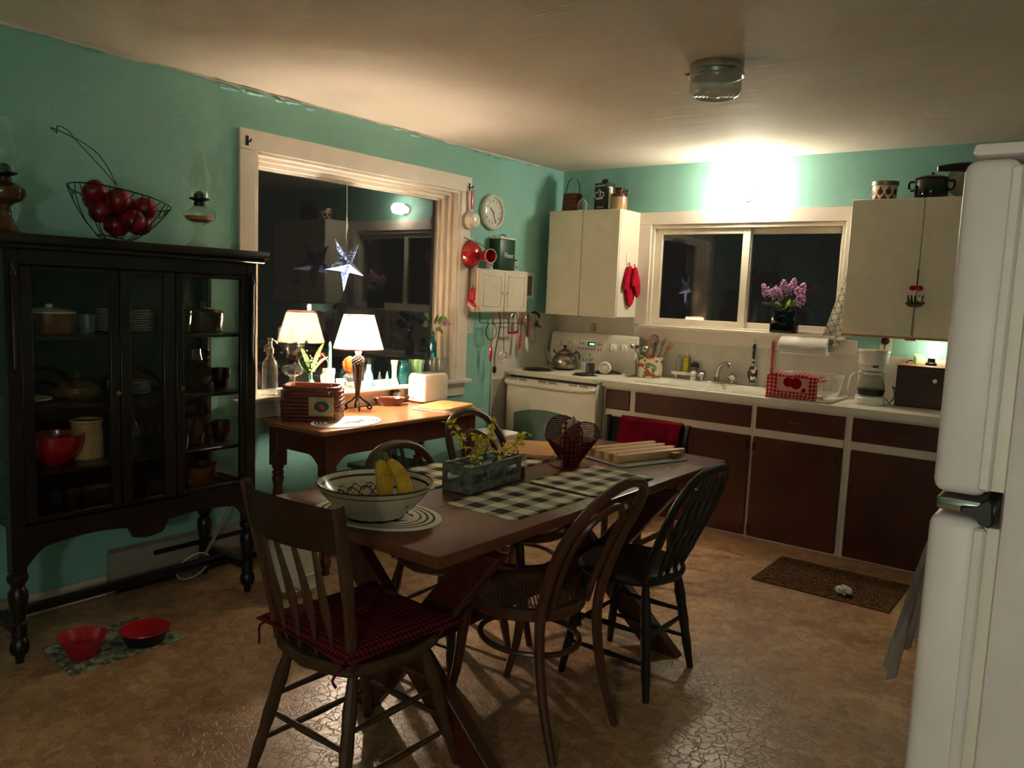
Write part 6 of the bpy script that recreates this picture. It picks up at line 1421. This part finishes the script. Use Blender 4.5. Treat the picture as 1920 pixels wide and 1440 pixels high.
G().sheet(ht, 14, 18, .004).ob('cloth', 'grid_towel', t, True); G().tube([(2.325, -.03, 1.75), (2.31, -.06, 1.755), (2.305, -.075, 1.738)], .0025, 6).ob('hanging_loop', 'grid_towel', t, True)
# dish rack with towel
RX0, RX1, RY0, RY1 = 2.0, 2.35, -.545, -.12
t = thing('dish_rack', 'white wire dish rack on a drip tray next to the sink', 'dish rack', (2.17, -.33, WT))
G().prism(rrect(.40, .46, .05, 4, 2.175, -.335), .9155, .9215, None, .002).ob('drip_tray', 'plastic_white', t, True)
G().tube([(x, y, .928) for x, y in rrect(.40, .46, .05, 4, 2.175, -.335)], .007, 6, closed=True).ob('tray_rim', 'plastic_white', t, True)
for z, k in ((1.06, 1.), (.945, .9)):
    G().tube([(x, y, z) for x, y in rrect(.35*k, .42*k, .05, 4, 2.175, -.335)], .0035, 6, closed=True).ob('hoop_wire', 'enamel_white', t, True)
P = rrect(.35, .42, .05, 6, 2.175, -.335)
for i in range(0, len(P)):
    x, y = P[i]; xb, yb = 2.175+(x-2.175)*.9, -.335+(y+.335)*.9
    G().tube([(x, y, 1.06), (xb, yb, .945), (xb+(2.175-xb)*.2, yb, .935)], .0018, 5).ob('side_wire', 'enamel_white', t, True)
for k in range(17):
    x = 2.03+.018*k; G().tube([(x, -.51, .945), (x, -.5, .937), (x, -.17, .937), (x, -.155, .945), (x, -.149, 1.06)], .0018, 5).ob('cross_wire', 'enamel_white', t, True)
for sx in (-1, 1):
    for sy in (-1, 1): G().box(2.175+sx*.14-.008, 2.175+sx*.14+.008, -.335+sy*.17-.008, -.335+sy*.17+.008, .9215, .937).ob('foot', 'enamel_white', t, True)
m = NT('apple_towel'); m.set(.95, 0, .1); v = m.coords(); sp = m.new('ShaderNodeSeparateXYZ'); m.link(v, sp.inputs[0])
f1 = m.math('GREATER_THAN', m.math('FRACT', m.math('MULTIPLY', sp.outputs[0], 42)), .5); f2 = m.math('GREATER_THAN', m.math('FRACT', m.math('MULTIPLY', m.math('ADD', sp.outputs[2], m.math('MULTIPLY', sp.outputs[1], .9)), 42)), .5)
gh = m.ramp(m.math('MULTIPLY', m.math('ADD', f1, f2), .5), [(0, (236, 190, 184)), (.4, (210, 96, 96)), (.8, (168, 34, 44))], 'CONSTANT')
def disc(cx, cz, r, asp=1.): return m.math('LESS_THAN', m.math('ADD', m.math('POWER', m.math('DIVIDE', m.math('SUBTRACT', sp.outputs[0], cx), r), 2), m.math('POWER', m.math('DIVIDE', m.math('SUBTRACT', sp.outputs[2], cz), r*asp), 2)), 1)
pan = m.math('MULTIPLY', m.math('LESS_THAN', m.math('ABSOLUTE', m.math('SUBTRACT', sp.outputs[0], .005)), .095), m.math('LESS_THAN', m.math('ABSOLUTE', m.math('SUBTRACT', sp.outputs[2], .10)), .045))
c_ = m.mix(pan, gh, (232, 190, 182)); ap = m.math('MAXIMUM', m.math('MAXIMUM', disc(-.022, .113, .03), disc(.026, .108, .036)), disc(.075, .07, .014)); ap = m.math('MULTIPLY', ap, m.math('LESS_THAN', sp.outputs[2], .15))
c_ = m.mix(ap, c_, (160, 20, 36)); m.col(c_); m.bump(m.noise(v, 150, 3), .3, .003); MATS['apple_towel'] = m.m
def dt(u, v):
    x = 1.985+.315*u; s = v
    if s < .62: y, z = -.563-.004*math.sin(u*20)-.012*(s < .05), .922+.148*(s/.62)
    else:
        k = (s-.62)/.38; y, z = -.563+.20*k, 1.07+.012*math.sin(PI*k)-.03*k*k*(1+.5*math.sin(u*9))
    z += .006*math.sin(u*12)*(s > .3)-.012*(u < .08)
    return (x, y, z)
o = G().sheet(dt, 22, 26, .004).ob('apple_towel', 'apple_towel'); tag(o, 'red checked dish towel with apple picture draped over the dish rack', 'towel')
# coffee maker
t = thing('coffee_maker', 'white drip coffee maker with glass pot on the worktop', 'coffee maker', (2.545, -.30, WT), .25)
G().prism(rrect(.17, .22, .06, 5, 0, .0), 0, .045, None, .006).ob('base', 'plastic_white', t)
G().box(-.075, .075, .05, .115, .045, .20, .012, 2).ob('column', 'plastic_white', t)
G().lathe([(.05, .20), (.068, .205), (.076, .225), (.08, .245), (.086, .25), (.09, .315), (.094, .318), (.094, .332), (.088, .336), (0, .338)], 32, (0, -.005, 0)).ob('filter_basket', 'plastic_white', t)
G().box(-.07, .07, .04, .115, .20, .325, .012, 2).ob('water_tank', 'plastic_white', t)
cf = G().lathe([(0, .048), (.06, .048), (.07, .056), (.078, .09), (.076, .125), (.062, .155), (.05, .17), (.05, .185)], 32, (0, -.03, 0)).ob('glass_pot', 'pot_glass', t)
G().lathe([(.071, .058), (.079, .088), (.0795, .094), (.073, .062), (.071, .058)], 32, (0, -.03, 0)).ob('pot_band', 'iron_black', cf)
G().lathe([(.052, .182), (.053, .194), (.03, .2), (0, .201)], 28, (0, -.03, 0)).ob('pot_lid', 'plastic_white', cf)
G().tube([(-.048, -.045, .186), (-.085, -.07, .188), (-.115, -.085, .172), (-.125, -.092, .13), (-.128, -.094, .085), (-.12, -.09, .07)], [.009, .009, .010, .010, .009, .007], 8, 4, flat=.7).ob('pot_handle', 'plastic_white', cf)
G(T(.012, -.098, .235) @ RX(PI/2)).prism([(-.02, -.004), (.01, -.008), (.022, .006), (-.008, .008)], 0, .001).ob('badge', 'plastic_black', t)
# bread box, cards, cord
t = thing('bread_box', 'dark brown wooden bread box with round knob at the worktop end', 'bread box', (2.812, -.15, WT))
G().box(-.136, .136, -.115, .115, 0, .246, .004).ob('box', 'bread_box', t); G().box(-.14, .14, -.12, .118, .2462, .252, .002).ob('top', 'board_mid', t)
G(T(.078, -.117, .17) @ RX(PI/2)).lathe([(0, 0), (.012, 0), (.014, .006), (.012, .012), (.006, .014), (0, .012)], 18).ob('knob', 'milk_glass', t)
G().box(-.132, .132, -.117, -.1145, .006, .20, .001).ob('flap', 'bread_box', t)
plain('pale_green_card', (186, 224, 176), .8, var=.02)
for k in range(3):
    o = G(RX(-.12-.06*k)).box(-.03+.012*k, .012+.014*k, -.001, .001, 0, .062-.006*k).ob('recipe_card', 'pale_green_card'); o.location = (2.745+.012*k, -.055-.012*k, WT+.253)
    tag(o, ('pale green card standing at the back of the bread box', 'pale green card in the middle of three on the bread box', 'pale green card at the front of three on the bread box')[k], 'card', 'pale green cards on the bread box')
tag(G().tube([(2.60, -.13, WT+.02), (2.64, -.20, WT+.006), (2.655, -.16, WT+.05), (2.63, -.10, WT+.10), (2.66, -.06, WT+.05), (2.672, -.14, WT+.03), (2.66, -.10, WT+.16), (2.69, -.04, WT+.262), (2.74, -.03, WT+.262)], .0034, 6, 6).ob('appliance_cord', 'rubber'), 'black cord looping between the coffee maker and bread box', 'cord')
# ornament on the right cupboard
t = thing('hanging_ornament', 'twig ornament with red bow and birds hanging on the right cupboard', 'ornament', (2.752, -.329, 1.60))
G().tube([(0, 0, .14), (.002, -.004, .07), (0, -.004, .03)], .003, 6, 3).ob('ribbon', 'twig', t)
for s in (-1, 1): G().ell((s*.018, -.008, .03), (.021, .008, .015), 10, 6).ob('bow_loop', 'mitt_red', t)
G().tube([(-.045, -.006, -.055), (-.03, -.01, -.07), (0, -.012, -.073), (.03, -.01, -.07), (.05, -.006, -.05)], [.008, .01, .01, .01, .007], 7, 4).ob('branch', 'side_dark', t)
for k, a in enumerate((-.035, -.018, 0, .02, .036)): G().tube([(a*.5, -.008, -.065), (a, -.012, -.04), (a*1.15, -.01, -.012)], [.005, .006, .003], 6, 3).ob('twig', 'twig', t)
G().ell((.028, -.016, -.035), (.011, .008, .017), 10, 6).ob('bird', 'white_glaze', t); G().ell((-.022, -.016, -.05), (.010, .008, .012), 10, 6).ob('bird', 'tin_green', t)
G().tube([(-.002, -.004, -.075), (-.003, -.003, -.16), (-.004, -.002, -.25)], .002, 6).ob('tail_string', 'iron_black', t)

# ---------------------------------------------------------------- on the right cupboard
m = NT('apple_crock'); m.set(.3, 0, .5, .2); v = m.coords(); sp = m.new('ShaderNodeSeparateXYZ'); m.link(v, sp.inputs[0]); ang = m.math('MULTIPLY', m.math('ARCTAN2', sp.outputs[1], sp.outputs[0]), 9/(2*PI))
dd = None
for off, zc in ((0, .047), (.5, .004)):
    fx_ = m.math('SUBTRACT', m.math('FRACT', m.math('ADD', ang, 10+off)), .5); q = m.math('ADD', m.math('POWER', m.math('DIVIDE', fx_, .36), 2), m.math('POWER', m.math('DIVIDE', m.math('SUBTRACT', sp.outputs[2], zc), .019), 2)); l_ = m.math('LESS_THAN', q, 1)
    stx = m.math('MULTIPLY', m.math('LESS_THAN', m.math('ABSOLUTE', m.math('ADD', fx_, -.06)), .10), m.math('LESS_THAN', m.math('ABSOLUTE', m.math('SUBTRACT', sp.outputs[2], zc+.024)), .006)); l_ = m.math('MAXIMUM', l_, stx); dd = l_ if dd is None else m.math('MAXIMUM', dd, l_)
m.col(m.mix(dd, (216, 204, 180), (104, 26, 24))); MATS['apple_crock'] = m.m
t = thing('apple_print_crock', 'cream crock printed with red apples on the right cupboard', 'crock', (2.50, -.20, 2.1605))
G().lathe([(0, 0), (.064, 0), (.068, .006), (.072, .088)], 32).ob('body', 'apple_crock', t); G().lathe([(.072, .086), (.077, .09), (.078, .112), (.07, .114), (.064, .1), (0, .09)], 32).ob('rim_band', 'pewter', t)
pot('bean_pot', 'glossy black lidded bean pot with two handles on the right cupboard', 'pot', (2.755, -.19, 2.1605), [(0, 0), (.08, 0), (.088, .01), (.094, .04), (.09, .08), (.084, .11), (.09, .118), (.086, .12)], 'black_glaze', handle=[([(s*.088, 0, .105), (s*.118, 0, .105), (s*.122, 0, .075), (s*.11, 0, .055), (s*.088, 0, .06)], .007) for s in (-1, 1)], lid=[(.092, .119), (.09, .126), (.05, .14), (.016, .144), (0, .144)], knob=[(.012, .143), (.012, .156), (0, .158)])
t = thing('round_tray', 'round tarnished metal tray leaning on a stand beside the bean pot', 'tray', (2.925, -.09, 2.1605))
G(T(0, 0, .118) @ RX(PI/2-.18)).lathe([(0, .002), (.07, .002), (.085, .008), (.105, .012), (.108, .008), (.106, .004), (.08, 0), (0, 0)], 36).ob('tray', 'pewter', t)
G().box(-.05, .05, -.035, .03, 0, .014, .003).ob('stand', 'chair_black', t)

# ---------------------------------------------------------------- refrigerator
FY0, FY1 = -4.35, -3.63
t = thing('refrigerator', 'white top-freezer refrigerator seen from its hinge side', 'refrigerator', (3.9, -3.99, 0))
G().box(3.605, 4.27, FY0+.004, FY1-.004, .03, 1.70, .012, 2).ob('body', 'fridge_white', t, True)
G().box(3.531, 4.268, FY0+.002, FY1-.01, 1.701, 1.718, .006, 2).ob('top_cap', 'fridge_white', t, True)
for z0, z1, nm in ((1.252, 1.698, 'freezer_door'), (.085, 1.222, 'fridge_door')):
    d = G().box(3.522, 3.588, FY0, FY1, z0, z1, .016, 3).ob(nm, 'fridge_white', t, True)
    G().box(3.587, 3.606, FY0+.014, FY1-.014, z0+.01, z1-.01).ob('gasket', 'trim_white', d, True)
    G().box(3.575, 3.592, FY0-.001, FY0+.01, z0+.01, z1-.01, .004).ob('door_edge_trim', 'fridge_white', d, True)
    zz = (z0+.02, z0+.34) if nm == 'freezer_door' else (z1-.40, z1-.03)
    G().tube([(3.524, FY1-.04, zz[0]), (3.486, FY1-.04, zz[0]+.03), (3.484, FY1-.04, zz[1]-.03), (3.524, FY1-.04, zz[1])], .011, 8, 3).ob('handle', 'fridge_white', d, True)
G().box(3.528, 3.60, FY0+.003, FY1-.003, 1.228, 1.247, .006, 2).ob('divider_strip', 'chrome', t, True)
G(T(0, FY0-.003, 0) @ RX(PI/2)).prism([(3.56, 1.232), (3.579, 1.231), (3.583, 1.219), (3.594, 1.215), (3.599, 1.221), (3.597, 1.249), (3.591, 1.254), (3.584, 1.249), (3.579, 1.24), (3.56, 1.239)], -.02, .004, None, .002).ob('middle_hinge', 'iron_black', t, True)
G().box(3.60, 3.66, FY0-.002, FY0+.05, 1.655, 1.70, .006).ob('top_hinge', 'pewter', t, True)
G().box(3.56, 4.25, FY0+.03, FY1-.03, .0, .031).ob('plinth', 'plastic_black', t, True)
def ft(u, v):
    w_ = .03+.20*v**1.3; y = -3.69+(u-.5)*w_*1.1-.03*v; x = 3.462-.07*v**.7*math.sin(PI*(.25+.6*u))-.014*math.sin(u*22+2)*v; z = 1.115-.35*v-.02*(1-u)*v
    return (x, y, z)
t = thing('fridge_towel', 'pale grey hand towel hanging from the refrigerator handle', 'towel', (3.40, -3.70, .74))
G().sheet(ft, 24, 18, .004).ob('cloth', 'fabric_grey', t, True); G().tube([(3.462, -3.69, 1.112), (3.472, -3.675, 1.135), (3.478, -3.665, 1.115), (3.466, -3.685, 1.10)], .006, 7, 4).ob('loop', 'fabric_grey', t, True)
t = thing('skillet', 'black skillet on the refrigerator with its handle overhanging', 'pan', (3.695, -3.80, 1.7185))
G().lathe([(0, 0), (.10, 0), (.105, .004), (.12, .04), (.117, .04), (.10, .007), (0, .005)], 30).ob('pan', 'iron_black', t); G().tube([(-.115, -.005, .034), (-.18, -.02, .046), (-.25, -.035, .05), (-.29, -.045, .048)], [.012, .015, .018, .010], 8, 3, flat=.5).ob('handle', 'iron_black', t)

# ---------------------------------------------------------------- floor things
m = NT('kitchen_rug'); m.set(.95, 0, .05); v = m.coords(); sp = m.new('ShaderNodeSeparateXYZ'); m.link(v, sp.inputs[0])
vo = m.new('ShaderNodeTexVoronoi'); vo.inputs['Scale'].default_value = 11; m.link(v, vo.inputs[0]); f = m.math('FRACT', m.math('MULTIPLY', vo.outputs['Distance'], 3.2))
fld = m.ramp(f, [(0, (72, 44, 30)), (.35, (112, 86, 58)), (.5, (60, 38, 28)), (.75, (128, 104, 70)), (.85, (84, 50, 34))], 'CONSTANT')
bd = m.math('MAXIMUM', m.math('GREATER_THAN', m.math('ABSOLUTE', sp.outputs[0]), .315), m.math('GREATER_THAN', m.math('ABSOLUTE', sp.outputs[1]), .215))
ed = m.math('MAXIMUM', m.math('GREATER_THAN', m.math('ABSOLUTE', sp.outputs[0]), .342), m.math('GREATER_THAN', m.math('ABSOLUTE', sp.outputs[1]), .248))
n_ = m.noise(v, 38, 2); brd = m.ramp(n_, [(.45, (96, 76, 50)), (.55, (60, 40, 28))], 'CONSTANT')
c_ = m.mix(bd, fld, brd); m.col(m.mix(ed, c_, (92, 66, 42))); m.bump(m.noise(v, 300, 2), .5, .003); MATS['kitchen_rug'] = m.m
o = G().prism(rrect(.70, .51, .004, 1), 0, .006).ob('kitchen_rug', 'kitchen_rug'); o.location = (2.605, -1.105, .0004); tag(o, 'brown patterned rug on the floor in front of the base cabinets', 'rug')
g = G(); g.ell((0, 0, .02), (.042, .03, .022), 14, 9)
for vv in g.bm.verts: vv.co += Vector((noise.noise(vv.co*70), noise.noise(vv.co*70+Vector((5, 0, 0))), noise.noise(vv.co*70+Vector((0, 9, 0)))))*.02
mz = min(v_.co.z for v_ in g.bm.verts)
for vv in g.bm.verts: vv.co.z -= mz
o = g.ob('crumpled_tissue', 'paper', ang=10); o.location = (2.715, -1.265, .0066); tag(o, 'crumpled white tissue lying on the rug', 'tissue')
t = thing('waste_tub', 'white plastic tub standing between the side table and stove', 'tub', (.28, -1.20, 0))
g = G(); rings = []
for (w_, d_, z) in ((.22, .26, 0), (.23, .27, .01), (.285, .33, .50), (.30, .345, .51), (.30, .345, .525), (.285, .33, .525), (.275, .32, .50), (.215, .255, .02)):
    rings.append([g._v((x, y, z)) for x, y in rrect(w_, d_, .05, 4)])
for A, B in zip(rings, rings[1:]):
    for q in range(len(A)): g._f([A[q], A[(q+1) % len(A)], B[(q+1) % len(A)], B[q]])
g._f(rings[0][::-1]); g._f(rings[-1]); g.ob('tub_body', 'plastic_white', t)
for y in (-.176, .176): G().box(-.05, .05, y-.01, y+.01, .47, .50, .004).ob('grip', 'plastic_white', t)
t = thing('wooden_crate', 'small light-brown wooden box on the floor beyond the table', 'box', (1.17, -2.12, 0), .5)
for k, (x0, x1) in enumerate(((-.075, -.002), (.002, .075))):
    for y in (-.06, .05): G().box(x0, x1, y, y+.01, 0, .10, .002).ob('slat', 'cork_box', t)
for x in (-.075, .065): G().box(x, x+.01, -.05, .05, 0, .10, .002).ob('end_board', 'cork_box', t)
G().box(-.065, .065, -.05, .05, .0, .008).ob('bottom', 'cork_box', t)
